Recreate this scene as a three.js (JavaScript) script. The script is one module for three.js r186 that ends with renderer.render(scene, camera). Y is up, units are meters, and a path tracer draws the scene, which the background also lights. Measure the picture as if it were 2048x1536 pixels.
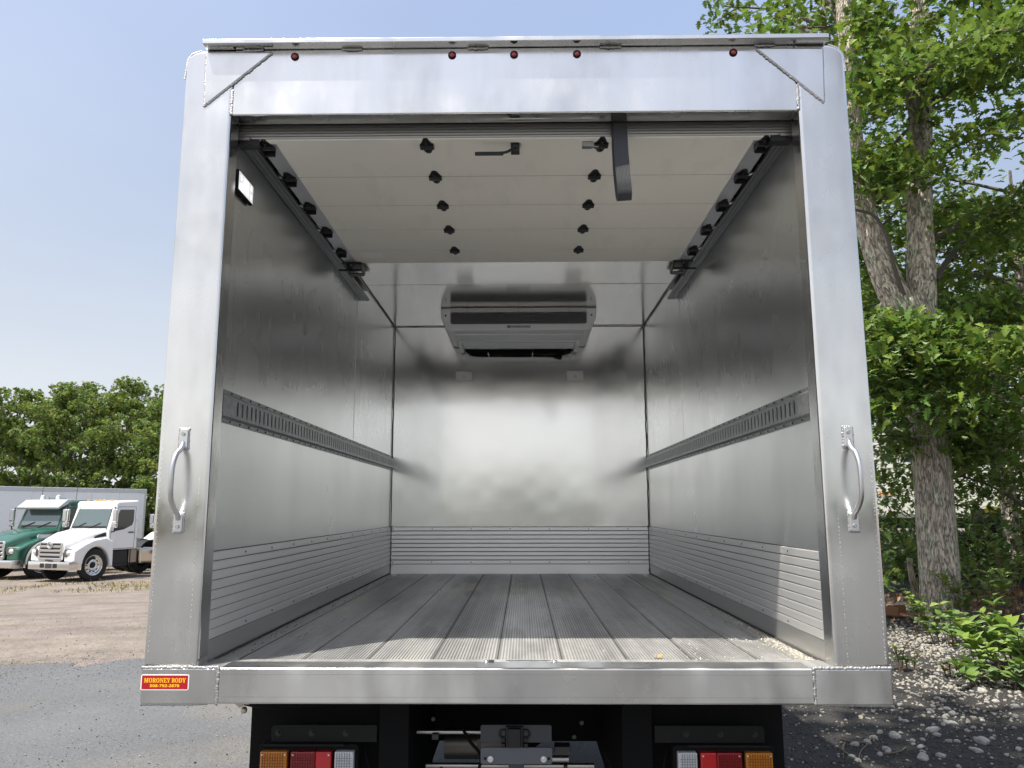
import * as THREE from 'three';
import { RoundedBoxGeometry } from 'three/addons/geometries/RoundedBoxGeometry.js';
import { mergeGeometries, toCreasedNormals } from 'three/addons/utils/BufferGeometryUtils.js';

// ---------- camera, sky, sun, exposure ----------
const S = 1.17;                                   // height of the truck's sill above the ground, metres
const scene = new THREE.Scene();
const camera = new THREE.PerspectiveCamera(52.8, 4 / 3, 0.05, 900);
camera.position.set(0.0304, S + 0.5122, 2.6381);
camera.rotation.set(0.1594, 0.014, -0.0015, 'YXZ');
camera.updateMatrixWorld(true);
const SUN = new THREE.Vector3(-0.9, 2.9, 0.92).normalize();
const sun = new THREE.DirectionalLight(new THREE.Color(1.0, 0.94, 0.84), 5.0);
sun.position.copy(SUN).multiplyScalar(60);
sun.castShadow = true; sun.shadow.mapSize.set(4096, 4096);
Object.assign(sun.shadow.camera, { left: -40, right: 25, top: 45, bottom: -25, near: 1, far: 160 });
scene.add(sun, sun.target);
{
  const skyNoise = (az, el) => { let s = 0, w = .5, k = 1; for (let o = 0; o < 5; o++) { s += w * (.5 + .5 * Math.sin(3.1 * k * az * 1.3 + 2.3 * Math.sin(5.2 * k * el + 1.7 * o + Math.sin(2.2 * k * az + o)) + o * 2.1)); w *= .55; k *= 1.9; } return s / .95; };   // thin high haze
  const W = 1024, H = 512, d = new Float32Array(W * H * 4), lerp = (a, b, t) => a + (b - a) * t;
  const stops = [[-90, .28, .27, .25], [-2, .38, .38, .37], [0, .385, .425, .45], [6, .335, .385, .445], [18, .21, .29, .42], [34, .135, .23, .425], [60, .125, .215, .42], [90, .11, .20, .39]];
  for (let j = 0; j < H; j++) for (let i = 0; i < W; i++) {
    const el = ((j + .5) / H - .5) * Math.PI, az = ((i + .5) / W - .5) * 2 * Math.PI, deg = el * 180 / Math.PI;
    const v = new THREE.Vector3(Math.cos(el) * Math.cos(az), Math.sin(el), Math.cos(el) * Math.sin(az));
    let k = 0; while (k < stops.length - 2 && deg > stops[k + 1][0]) k++;
    const a = stops[k], b = stops[k + 1], t = Math.min(1, Math.max(0, (deg - a[0]) / (b[0] - a[0])));
    const ang = Math.acos(Math.min(1, v.dot(SUN))) * 180 / Math.PI, veil = el > 0 ? .80 * Math.exp(-ang / 33) * (1 + 1.6 * Math.exp(-deg / 22)) : 0;   // the hazy air is whiter towards the sun
    const wisp = el > 0 ? 1 + .10 * Math.min(1, deg / 12) * (skyNoise(az, el) - .5) : 1;
    for (let c = 0; c < 3; c++) d[(j * W + i) * 4 + c] = lerp(a[c + 1], b[c + 1], t) * (1 + (wisp - 1) * [1.5, 1.2, .8][c]) + veil * [1.30, 1.12, .90][c];
    d[(j * W + i) * 4 + 3] = 1;
  }
  const sky = new THREE.DataTexture(d, W, H, THREE.RGBAFormat, THREE.FloatType);
  sky.mapping = THREE.EquirectangularReflectionMapping; sky.magFilter = THREE.LinearFilter; sky.needsUpdate = true;
  scene.background = sky; scene.environment = sky;
}
const renderer = new THREE.WebGLRenderer({ antialias: true });
renderer.setSize(1024, 768);
renderer.toneMapping = THREE.LinearToneMapping;
renderer.toneMappingExposure = 1.6;
renderer.shadowMap.enabled = true;

// ---------- helpers ----------
const rng = (a) => () => { a = (a + 0x6d2b79f5) | 0; let t = Math.imul(a ^ (a >>> 15), 1 | a); t = (t + Math.imul(t ^ (t >>> 7), 61 | t)) ^ t; return ((t ^ (t >>> 14)) >>> 0) / 4294967296; };
const V = (x, y, z) => new THREE.Vector3(x, y, z);
const used = {};
const numbered = (n) => { const k = used[n] = (used[n] ?? -1) + 1; return k ? n + '_' + String(k).padStart(3, '0') : n; };
function tag(o, label, category, group, kind) {
  o.userData.label = label;
  if (category) o.userData.category = category;
  if (group) o.userData.group = group;
  if (kind) o.userData.kind = kind;
  return o;
}
function thing(name, label, category, pos = [0, 0, 0], turn = 0, group) {
  const o = new THREE.Group(); o.name = numbered(name); o.position.set(...pos); o.rotation.y = turn; scene.add(o);
  return tag(o, label, category, group);
}
function part(parent, name, geo, mat, label) {
  if (Array.isArray(geo)) geo = join(geo);
  const m = new THREE.Mesh(geo, mat); m.name = parent === scene ? numbered(name) : name; m.castShadow = m.receiveShadow = true;
  if (label) m.userData.label = label;
  parent.add(m); return m;
}
function sub(parent, name, label) { const g = new THREE.Group(); g.name = name; if (label) g.userData.label = label; parent.add(g); return g; }
function clean(g) {
  if (g.index) g = g.toNonIndexed();
  for (const k of Object.keys(g.attributes)) if (!['position', 'normal', 'uv'].includes(k)) g.deleteAttribute(k);
  if (!g.attributes.normal) g.computeVertexNormals();
  if (!g.attributes.uv) g.setAttribute('uv', new THREE.BufferAttribute(new Float32Array(g.attributes.position.count * 2), 2));
  g.morphAttributes = {}; g.clearGroups();
  return g;
}
const join = (list) => list.length === 1 ? list[0] : mergeGeometries(list.map(clean));
function metres(g, ox = 0, oy = 0) {                  // texture coordinates in metres, by the way each face looks
  g = clean(g); const p = g.attributes.position, uv = g.attributes.uv, a = V(), b = V(), c = V();
  for (let i = 0; i < p.count; i += 3) {
    a.fromBufferAttribute(p, i); b.fromBufferAttribute(p, i + 1); c.fromBufferAttribute(p, i + 2);
    const n = b.clone().sub(a).cross(c.clone().sub(a)), x = Math.abs(n.x), y = Math.abs(n.y), z = Math.abs(n.z);
    [a, b, c].forEach((q, k) => { const w = x >= y && x >= z ? [q.z, q.y] : y >= z ? [q.x, q.z] : [q.x, q.y]; uv.setXY(i + k, w[0] + ox, w[1] + oy); });
  }
  return g;
}
function box(x0, x1, y0, y1, z0, z1, r = 0.004, seg = 2) {           // a box with rounded edges between two corners
  const w = Math.abs(x1 - x0), h = Math.abs(y1 - y0), d = Math.abs(z1 - z0);
  const g = r > 0 ? new RoundedBoxGeometry(w, h, d, seg, Math.min(r, w * .49, h * .49, d * .49)) : new THREE.BoxGeometry(w, h, d);
  g.translate((x0 + x1) / 2, (y0 + y1) / 2, (z0 + z1) / 2);
  return metres(g);
}
function tube(pts, r, sides = 8, seg = 0, closed = false) {
  const c = new THREE.CatmullRomCurve3(pts.map((p) => V(...p)), closed);
  return clean(new THREE.TubeGeometry(c, seg || pts.length * 6, r, sides, closed));
}
function parts(parent, name, list, mat, label) { return list.map((g) => part(parent, name, clean(g), mat, label)); }   // alike pieces, each a mesh of its own
function rod(a, b, r, sides = 10) {
  const A = V(...a), B = V(...b), g = new THREE.CylinderGeometry(r, r, A.distanceTo(B), sides);
  g.applyQuaternion(new THREE.Quaternion().setFromUnitVectors(V(0, 1, 0), B.clone().sub(A).normalize())).translate((A.x + B.x) / 2, (A.y + B.y) / 2, (A.z + B.z) / 2);
  return clean(g);
}
function shape(pts, holes = []) {
  const s = new THREE.Shape(pts.map((p) => new THREE.Vector2(...p)));
  for (const h of holes) s.holes.push(new THREE.Path(h.map((p) => new THREE.Vector2(...p))));
  return s;
}
function slab(pts, depth, bevel = 0, holes = []) {                   // an outline in x and y, from z = 0 back to -depth, edges eased
  const g = new THREE.ExtrudeGeometry(shape(pts, holes), { depth: depth - 2 * bevel, bevelEnabled: bevel > 0, bevelSize: bevel, bevelThickness: bevel, bevelOffset: -bevel, bevelSegments: 3, curveSegments: 10 });
  g.translate(0, 0, -depth + bevel);
  return metres(g);
}
const along = (g, axis) => axis === 'x' ? g.rotateY(Math.PI / 2) : axis === 'y' ? g.rotateX(-Math.PI / 2) : g;
function arc(cx, cy, r, a0, a1, n = 8) { return Array.from({ length: n + 1 }, (_, i) => { const a = (a0 + (a1 - a0) * i / n) * Math.PI / 180; return [cx + r * Math.cos(a), cy + r * Math.sin(a)]; }); }
const roundRect = (x0, x1, y0, y1, r, n = 4) => [...arc(x1 - r, y0 + r, r, -90, 0, n), ...arc(x1 - r, y1 - r, r, 0, 90, n), ...arc(x0 + r, y1 - r, r, 90, 180, n), ...arc(x0 + r, y0 + r, r, 180, 270, n)];
const circle = (cx, cy, r, n = 14) => arc(cx, cy, r, 0, 360, n).slice(0, -1);
function bead(list, r, seed = 1, flat = .55) {                       // a weld: overlapping ripples of metal along a line
  const R = rng(seed), out = [];
  for (let k = 0; k < list.length - 1; k++) {
    const a = V(...list[k]), b = V(...list[k + 1]), n = Math.max(2, Math.round(a.distanceTo(b) / (r * .75)));
    for (let i = 0; i <= n; i++) {
      const q = a.clone().lerp(b, i / n), s = r * (.74 + .34 * R());
      const g = new THREE.SphereGeometry(s, 7, 5); g.scale(1, 1, flat * .62); g.translate(q.x + (R() - .5) * r * .5, q.y + (R() - .5) * r * .5, q.z);
      out.push(g);
    }
  }
  return join(out);
}
const mirror = (g) => {                                              // the same geometry on the other side of x = 0
  g = clean(g.clone()); g.scale(-1, 1, 1);
  for (const k of Object.keys(g.attributes)) { const a = g.attributes[k], s = a.itemSize; for (let i = 0; i < a.count; i += 3) for (let c = 0; c < s; c++) { const t = a.array[(i + 1) * s + c]; a.array[(i + 1) * s + c] = a.array[(i + 2) * s + c]; a.array[(i + 2) * s + c] = t; } }
  return g;
};

// ---------- noise and textures ----------
function lattice(seed) { const R = rng(seed), t = new Float32Array(65536); for (let i = 0; i < 65536; i++) t[i] = R(); return t; }
const LAT = lattice(77);
function vnoise(x, y, per, s = 0) {                                  // value noise that repeats every `per` cells
  const xi = Math.floor(x), yi = Math.floor(y), fx = x - xi, fy = y - yi, u = fx * fx * (3 - 2 * fx), v = fy * fy * (3 - 2 * fy);
  const m = (a) => ((a % per) + per) % per, h = (a, b) => LAT[(m(a) * 157 + m(b) * 311 + s * 1013 + ((m(a) * m(b)) & 255) * 7) & 65535];
  return (h(xi, yi) * (1 - u) + h(xi + 1, yi) * u) * (1 - v) + (h(xi, yi + 1) * (1 - u) + h(xi + 1, yi + 1) * u) * v;
}
function fbm(u, v, per, oct, s = 0, py = per) {                      // u and v from 0 to 1
  let a = 0, w = .5, tot = 0;
  for (let o = 0; o < oct; o++) { const k = 1 << o; a += w * noise2(u * per * k, v * py * k, per * k, py * k, s + o * 17); tot += w; w *= .55; }
  return a / tot;
}
function noise2(x, y, px, py, s) {
  const xi = Math.floor(x), yi = Math.floor(y), fx = x - xi, fy = y - yi, u = fx * fx * (3 - 2 * fx), v = fy * fy * (3 - 2 * fy);
  const h = (a, b) => { a = ((a % px) + px) % px; b = ((b % py) + py) % py; let t = Math.imul(a * 374761 + b * 668265 + s * 92837 + 7, 0x27d4eb2d); t = Math.imul(t ^ (t >>> 15), 0x85ebca6b); return ((t ^ (t >>> 13)) >>> 0) / 4294967296; };
  return (h(xi, yi) * (1 - u) + h(xi + 1, yi) * u) * (1 - v) + (h(xi, yi + 1) * (1 - u) + h(xi + 1, yi + 1) * u) * v;
}
const clamp = (x, a = 0, b = 1) => Math.min(b, Math.max(a, x)), smooth = (a, b, x) => { const t = clamp((x - a) / (b - a)); return t * t * (3 - 2 * t); };
function data(w, h, fn, size = 1, srgb = false, sizeY = size) {      // fn(u, v) gives grey or [r, g, b]; one repeat covers `size` metres
  const d = new Uint8Array(w * h * 4);
  for (let j = 0; j < h; j++) for (let i = 0; i < w; i++) {
    const c = fn((i + .5) / w, (j + .5) / h, i, j), o = (j * w + i) * 4;
    for (let k = 0; k < 3; k++) d[o + k] = clamp(Array.isArray(c) ? c[k] : c) * 255;
    d[o + 3] = 255;
  }
  const t = new THREE.DataTexture(d, w, h); t.wrapS = t.wrapT = THREE.RepeatWrapping; t.magFilter = THREE.LinearFilter; t.minFilter = THREE.LinearFilter;
  t.repeat.set(1 / size, 1 / sizeY); if (srgb) t.colorSpace = THREE.SRGBColorSpace; t.needsUpdate = true;
  return t;
}
function canvasTex(w, h, draw) {
  const c = document.createElement('canvas'); c.width = w; c.height = h; draw(c.getContext('2d'), w, h);
  const t = new THREE.CanvasTexture(c); t.colorSpace = THREE.SRGBColorSpace; t.magFilter = THREE.LinearFilter; return t;
}
const std = (o) => new THREE.MeshStandardMaterial({ side: THREE.DoubleSide, ...o });
const phy = (o) => new THREE.MeshPhysicalMaterial({ side: THREE.DoubleSide, ...o });
const rgb = (r, g, b) => new THREE.Color().setRGB(r, g, b);
const at = (u, v, z) => {                                            // where the line of sight through a point of the photograph meets the plane at depth z
  const d = V((u - 1024) / 1547.1, -(v - 768) / 1547.1, -1).applyQuaternion(camera.quaternion), t = (z - camera.position.z) / d.z;
  return camera.position.clone().addScaledVector(d, t);
};

// ---------- materials ----------
function scratches(n, seed, len, horiz) {                            // a sparse picture of fine scratches
  const R = rng(seed), g = new Float32Array(1024 * 1024);
  for (let k = 0; k < n; k++) {
    let x = R() * 1024, y = R() * 1024, a = (horiz ? 0 : Math.PI / 2) + (R() - .5) * (R() < .3 ? 2.5 : .35); const L = len * (.2 + R() * R()), w = .2 + .8 * R(), bend = (R() - .5) * .004;
    for (let i = 0; i < L; i++) { g[((y & 1023) << 10) | (x & 1023)] += w * Math.sin(Math.PI * i / L); x += Math.cos(a) + 1024; y += Math.sin(a) + 1024; x %= 1024; y %= 1024; a += bend; }
  }
  return g;
}
const scrV = scratches(150, 5, 160, false), scrH = scratches(110, 9, 160, true);
const brushV = data(1024, 1024, (u, v, i, j) => clamp(.55 + .55 * (fbm(u, v, 4, 5, 3) - .5) * 2 + .5 * (fbm(u, v, 14, 4, 13, 3) - .5) + .16 * (fbm(u, v, 11, 3, 5) - .5)), 1.31, false, 1.67);
const mottle = data(1024, 1024, (u, v, i, j) => {
  const c = fbm(u, v, 4, 5, 21), s = fbm(u, v, 7, 4, 31), k = .93 + .24 * (c - .5) - .10 * smooth(.45, .80, s) + .22 * (fbm(u, v, 13, 4, 35, 3) - .5);
  return [k, k * .998, k * .992];
}, 1.31, false, 1.67);
const alum = std({ color: rgb(.80, .80, .79), metalness: 1, roughness: .44, map: mottle, roughnessMap: brushV });
const alumDark = std({ color: rgb(.5, .5, .49), metalness: 1, roughness: .5, map: mottle, roughnessMap: brushV });
const alumClean = std({ color: rgb(.86, .86, .86), metalness: 1, roughness: .3 });
const weldMat = std({ color: rgb(.46, .46, .455), metalness: 1, roughness: .5 });
const sillMat = std({ color: rgb(.74, .74, .73), metalness: 1, roughness: .62, map: mottle, roughnessMap: brushV });
const wipes = (() => {                                               // broad hand wipes, mostly up and down
  const R = rng(313), g = new Float32Array(1024 * 1024);
  for (let k = 0; k < 230; k++) {
    let x = R() * 1024, y = R() * 1024, a = Math.PI / 2 + (R() - .5) * .5, bend = (R() - .5) * .006; const L = 60 + 260 * R(), w = 2 + R() * 12, up = (R() - .45) * .5;
    for (let i = 0; i < L; i += 1.5) {
      const f = Math.sin(Math.PI * i / L);
      for (let q = -w; q <= w; q++) { const xx = (x + q * Math.sin(a) + 4096) & 1023, yy = (y - q * Math.cos(a) + 4096) & 1023; g[(yy << 10) | xx] += up * f * .22 * (1 - (q / (w + .5)) ** 2) * (.75 + .25 * Math.sin(q * .9 + k)); }
      x += 1.5 * Math.cos(a); y += 1.5 * Math.sin(a); a += bend;
    }
  }
  return g;
})();
const wallRough = data(1024, 1024, (u, v, i, j) => clamp(.52 + .28 * (fbm(u, v, 3, 4, 53) - .5) + .10 * (fbm(u, v, 20, 3, 59, 3) - .5) + .16 * clamp(wipes[(j << 10) | i], -.5, .8)), 2.3, false, 1.9);
const wallTone = data(1024, 1024, (u, v, i, j) => { const k = .93 + .07 * (fbm(u, v, 3, 4, 61) - .5) - .05 * (fbm(u, v, 14, 3, 66, 3) - .5) + .04 * clamp(wipes[(j << 10) | i], -1, 1); return [k, k, k * .99]; }, 2.3, false, 1.9);
const lining = std({ color: rgb(.935, .945, .95), metalness: 1, roughness: .57, map: wallTone, roughnessMap: wallRough });
const swirl = (() => {
  const R = rng(99), g = new Float32Array(1024 * 1024);
  for (let k = 0; k < 260; k++) {
    const cx = R() * 1024, cy = R() * 1024, r = 30 + R() * 190, a0 = R() * 6.3, da = 1 + R() * 2.6, wide = 3 + R() * 16, up = (R() - .4) * .6, sq = .5 + R() * .5;
    for (let i = 0; i < r * da; i += 1.2) {
      const a = a0 + i / r, f = Math.sin(Math.PI * i / (r * da));
      for (let q = 0; q < wide; q++) { const x = (cx + (r + q) * Math.cos(a)) & 1023, y = (cy + (r + q) * Math.sin(a) * sq) & 1023; g[(y << 10) | x] += up * f * .34 * Math.sin(Math.PI * (q + .5) / wide) * (.8 + .2 * Math.sin(q * 1.1)); }
    }
  }
  return g;
})();
const frontRough = data(1024, 1024, (u, v, i, j) => clamp(.5 + .22 * (fbm(u, v, 3, 4, 71) - .5) + .34 * clamp(swirl[(j << 10) | i], -.4, .9) + .06 * clamp(wipes[(j << 10) | i], -1, 1)), 2.12, false, 2.06);
const frontTone = data(1024, 1024, (u, v, i, j) => { const k = .93 + .08 * (fbm(u, v, 3, 4, 75) - .5) + .10 * clamp(swirl[(j << 10) | i], -1, 1); return [k, k * .998, k * .985]; }, 2.12, false, 2.06);
const frontLining = std({ color: rgb(.89, .89, .885), metalness: 1, roughness: .30, map: frontTone, roughnessMap: frontRough });
const galv = std({ color: rgb(.50, .51, .52), metalness: .9, roughness: .45, map: data(256, 256, (u, v) => .7 + .5 * (fbm(u, v, 16, 4, 81) - .3), .3) });
const slotShade = std({ color: rgb(.12, .125, .13), metalness: .85, roughness: .4 });
const kickMat = std({ color: rgb(.96, .96, .96), metalness: .8, roughness: .42 });
const ceilingMat = std({ color: rgb(.92, .92, .91), metalness: .9, roughness: .31, map: wallTone, roughnessMap: wallRough });
const grime = data(1024, 1024, (u, v, i, j) => {
  const a = fbm(u, v, 6, 5, 91, 3), b = fbm(u, v, 26, 4, 95, 3), st = noise2(u * 190, v * 4, 190, 4, 99), f = fbm(u, v, 70, 2, 12);
  let k = .62 + .55 * (a - .5) + .35 * (b - .5) + .12 * (st - .5) + .1 * (f - .5);
  const mud = smooth(.63, .75, fbm(u, v, 17, 4, 107, 5)); k *= 1 - .24 * mud;
  const warm = smooth(.45, .65, a);
  return [k * (1 + .05 * warm), k * (1 + .02 * warm), k * (1 - .05 * warm)];
}, 2.2, false, 3.9);
const grimeRough = data(512, 512, (u, v) => .62 + .7 * (fbm(u, v, 8, 5, 115, 4) - .5), 2.2, false, 3.9);
const floorMat = std({ color: rgb(.95, .95, .94), metalness: .5, roughness: .62, map: grime, roughnessMap: grimeRough });
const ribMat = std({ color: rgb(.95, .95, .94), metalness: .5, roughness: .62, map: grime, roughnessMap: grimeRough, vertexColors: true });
const seamMat = std({ color: rgb(.05, .05, .048), roughness: .8 });
const caulk = std({ color: rgb(.20, .20, .20), roughness: .55 });
const doorTone = data(1024, 1024, (u, v, i, j) => { const k = .93 + .12 * (fbm(u, v, 3, 4, 121) - .5) - .04 * smooth(.55, .8, fbm(u, v, 30, 3, 127, 7)) - .05 * scrH[(j << 10) | i]; return [k, k * .985, k * .945]; }, 1.9, false, 1.3);
const doorPaint = std({ color: rgb(.90, .88, .83), roughness: .62, map: doorTone });
const blackSteel = std({ color: rgb(.009, .009, .010), roughness: .4 });
const blackRubber = phy({ color: rgb(.008, .008, .0085), roughness: .8, specularIntensity: .35 });
const blackPaint = phy({ color: rgb(.005, .0053, .006), roughness: .75, specularIntensity: .3 });
const greySteel = std({ color: rgb(.055, .06, .07), roughness: .45, metalness: .3 });
const zinc = std({ color: rgb(.75, .76, .77), metalness: 1, roughness: .28 });
const boltDark = std({ color: rgb(.06, .06, .06), metalness: .7, roughness: .5 });
const whitePlastic = std({ color: rgb(.91, .92, .92), roughness: .38 });
const groundAt = (u, v) => {                                         // where the line of sight through a point of the photograph meets the ground
  let p, lo = -16, hi = -1; for (let k = 0; k < 34; k++) { const mid = (lo + hi) / 2; p = at(u, v, mid); if (p.y > height(p.x, p.z)) hi = mid; else lo = mid; }
  return p;
};
// ---------- the box truck, seen into its open rear ----------
const truck = thing('box_truck', 'large silver aluminium box truck with its rear door open, empty inside', 'box truck');
const Y = S;                                                         // heights on the truck are given from the sill
const up = (g) => g.translate(0, Y, 0);
{
  // corner posts, header, rain gutter, gussets
  const postShape = [[1.0403, -.001], [1.22, -.001], ...arc(1.166, 2.146, .054, 0, 80, 8), [1.165, 2.203], [1.0403, 2.203]];
  const post = slab(postShape, .09, .011);
  const R = part(truck, 'corner_post', up(post), alum), L = part(truck, 'corner_post', mirror(post), alum);
  part(L, 'weld_bead', up(bead([[-1.222, 2.09, -.004], [-1.216, 2.165, -.004], [-1.2, 2.19, -.004], [-1.168, 2.203, -.004]], .0035, 3)), weldMat);
  part(R, 'weld_bead', up(bead([[1.222, 2.10, -.004], [1.216, 2.165, -.004], [1.2, 2.19, -.004], [1.168, 2.203, -.004]], .004, 4)), weldMat);
  const dotted = (x, y0, y1, seed) => { const r = rng(seed), out = []; for (let y = y0; y < y1; y += .008 + .012 * r()) { const g = new THREE.SphereGeometry(.0004 + .0006 * r(), 5, 4); g.scale(1, 1.3 + 2.4 * r(), .35).translate(x + (r() - .5) * .0012, y, .0004); out.push(g); } return up(join(out)); };
  const wd = std({ color: rgb(.8, .8, .78), metalness: .5, roughness: .6 });
  part(L, 'rivet_line', [dotted(-1.206, .05, .84, 71), dotted(-1.072, .06, .62, 72)], wd).userData.kind = 'stuff';
  part(R, 'rivet_line', [dotted(1.205, .03, .7, 73), dotted(1.083, .02, .52, 74)], wd).userData.kind = 'stuff';
  const header = part(truck, 'header_beam', up(box(-1.0395, 1.0395, 1.942, 2.203, -.075, -.0015, .006)), alum);
  part(header, 'weld_bead', up(join([bead([[-1.04, 1.95, -.001], [-1.04, 2.04, -.001]], .0062, 5), bead([[1.041, 1.95, -.001], [1.041, 2.04, -.001]], .0062, 6)])), weldMat);
  const gutter = part(truck, 'rain_gutter', up(join([box(-1.146, 1.152, 2.2045, 2.2225, -.03, .040, .003)])), alum);
    parts(gutter, 'tack_weld', [-.97, -.60, -.13, .36, .93].map((x, i) => up(bead([[x - .035, 2.2, .002], [x - .01, 2.197, .004], [x + .035, 2.2, .002]], .0055, 10 + i, 1))), std({ color: rgb(.4, .39, .37), metalness: 1, roughness: .4 }));
  for (const [s, a, b, c] of [[-1, [-1.142, 2.190], [-.903, 2.187], [-1.138, 1.981]], [1, [1.139, 2.182], [.902, 2.184], [1.131, 1.974]]]) {
    const tri = s < 0 ? [a, c, b] : [a, b, c];
    const plate = part(truck, 'gusset_plate', up(slab(tri, .0065, .0012).translate(0, 0, .0055)), alum);
    const z = .0015, P = (q) => [q[0], q[1], z];
    part(plate, 'weld_bead', up(join([bead([P(a), P(b)], .0058, 20 + s, .8), bead([P(b), P(c)], .0078, 23 + s, .7), bead([P(c), P(a)], .0062, 26 + s, .8)])), weldMat);
  }
  const lens = phy({ color: rgb(.30, .008, .012), roughness: .12, clearcoat: 1, clearcoatRoughness: .05 });
  for (const x of [-.813, -.227, .003, .236, .813]) {
    const l = part(truck, 'marker_light', up(new THREE.TorusGeometry(.0122, .0028, 8, 24).translate(x, 2.1735, .0015)), blackRubber);
    const dome = new THREE.SphereGeometry(.0118, 20, 8, 0, 6.2832, 0, 1.25); dome.rotateX(Math.PI / 2).scale(1, 1, .75).translate(x, 2.1735, -.001);
    part(l, 'red_lens', up(clean(dome)), lens);
  }
  // sill with welded end caps, threshold plate, sticker
  const beam = part(truck, 'rear_sill', up(box(-.966, .966, -.113, 0, -.10, .012, .007, 4)), sillMat);
  for (const s of [-1, 1]) {
    const cap = part(truck, 'sill_end_cap', up(box(s * .970, s * 1.2165, -.1135, -.002, -.10, .0135, .005, 3)), sillMat);
    part(cap, 'weld_bead', up(join([bead([[s * .968, -.004, .012], [s * .968, -.11, .012]], .0068, 40 + s), bead([[s * .97, -.001, .011], [s * 1.215, -.0005, .011]], .0066, 43 + s, .7), bead([[s * 1.0, -.114, .008], [s * 1.214, -.115, .008]], .0048, 46 + s, .9)])), weldMat);
  }
  const hole = [[-.02, -.112], [.112, -.112], [.112, -.092], [-.02, -.092]];
  const thr = new THREE.ExtrudeGeometry(shape([[-1.04, -.137], [1.04, -.137], [1.04, -.008], [-1.04, -.008]], [hole]), { depth: .006, bevelEnabled: false });
  thr.rotateX(Math.PI / 2).scale(1, 1, -1);
  const thrG = new THREE.ExtrudeGeometry(shape([[-1.04, .008], [1.04, .008], [1.04, .137], [-1.04, .137]], [[[-.02, .092], [.112, .092], [.112, .112], [-.02, .112]]]), { depth: .006, bevelEnabled: false });
  thrG.rotateX(-Math.PI / 2).translate(0, -.0065, 0);
  const plate = part(truck, 'threshold_plate', up(metres(thrG)), floorMat);
  part(plate, 'latch_slot', up(join([box(-.025, .117, -.05, -.03, -.117, -.087, 0), box(-.03, .122, -.0005, .0015, -.1165, -.1135, .0005), ])), seamMat);
  parts(plate, 'screw', [-.095, .135].map((x) => up(new THREE.SphereGeometry(.008, 12, 6).scale(1.3, .5, 1).translate(x, .0005, -.10))), zinc);
  part(plate, 'striker', up(box(-.088, -.07, -.002, .0035, -.112, -.09, .001)), boltDark);
  for (const y of [-.0205, -.0905]) part(beam, 'crease_line', up(box(-.955, .955, y - .0006, y + .0006, .008, .0123, 0)), alumDark);
  part(beam, 'sticker', up(slab(roundRect(-1.217, -1.059, -.0695, -.0205, .006), .0008).translate(0, 0, .0145)), std({ color: rgb(.85, .85, .83), roughness: .35 }));
  const txt = canvasTex(1024, 300, (g, w, h) => {
    g.fillStyle = '#a81822'; g.fillRect(0, 0, w, h); g.fillStyle = '#f2c21c'; g.textAlign = 'center'; g.textBaseline = 'middle';
    const fit = (t, y, f, width, sy) => { g.save(); g.font = f; const k = width / g.measureText(t).width; g.translate(w / 2, y); g.scale(k, sy); g.fillText(t, 0, 0); g.lineWidth = 3; g.strokeStyle = '#f2c21c'; g.strokeText(t, 0, 0); g.restore(); };
    fit('MORONEY BODY', 108, 'bold 130px serif', 930, 1.02); fit('508-792-2878', 226, 'bold 96px sans-serif', 660, .86);
  });
  const st = new THREE.PlaneGeometry(.151, .0425); st.translate(-1.138, -.045, .0150);
  part(beam, 'sticker_print', up(st), std({ map: txt, roughness: .3 }));

  // grab handles
  for (const s of [-1, 1]) {
    const x = s * 1.133, h = sub(truck, 'grab_handle'), mats = zinc;
    part(h, 'bar', up(tube([[x, .735, .006], [x + s * .001, .716, .016], [x + s * .004, .693, .045], [x + s * .006, .655, .062], [x + s * .006, .60, .066], [x + s * .006, .55, .06], [x + s * .003, .515, .038], [x, .493, .014], [x, .478, .006]], .0088, 14, 60)), std({ color: rgb(.62, .62, .62), metalness: 1, roughness: .36 }));
    for (const [y0, y1] of [[.716, .783], [.435, .496]]) {
      const g = [slab(roundRect(x - .014, x + .014, y0, y1, .006), .008, .002).translate(0, 0, .0085)];
      part(h, 'mount', up(join(g)), mats);
      part(h, 'weld_bead', up(bead([[x - .015, y0, .002], [x - .015, y1, .002], [x + .015, y1, .002], [x + .015, y0, .002], [x - .015, y0, .002]], .0052, 60 + s + Math.round(y0 * 10))), weldMat);
      parts(h, 'bolt', [.30, .74].map((t) => up(new THREE.CylinderGeometry(.0062, .007, .005, 12).rotateX(Math.PI / 2).translate(x, y0 + (y1 - y0) * t, .011))), weldMat);
    }
  }
  // the body's shell
  const skin = std({ color: rgb(.8, .81, .82), roughness: .35, metalness: .2 });
  for (const s of [-1, 1]) part(truck, 'side_wall', up(box(s * 1.062, s * 1.214, -.1, 2.18, -3.96, -.085, .01)), skin);
  part(truck, 'roof', up(box(-1.2, 1.2, 2.05, 2.195, -3.955, -.078, .01)), skin);
  part(truck, 'bulkhead', up(box(-1.2, 1.2, -.1, 2.06, -3.96, -3.79, .01)), skin);
  part(truck, 'floor_base', up(box(-1.062, 1.062, -.1, -.016, -3.79, -.10, 0)), blackPaint);
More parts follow.
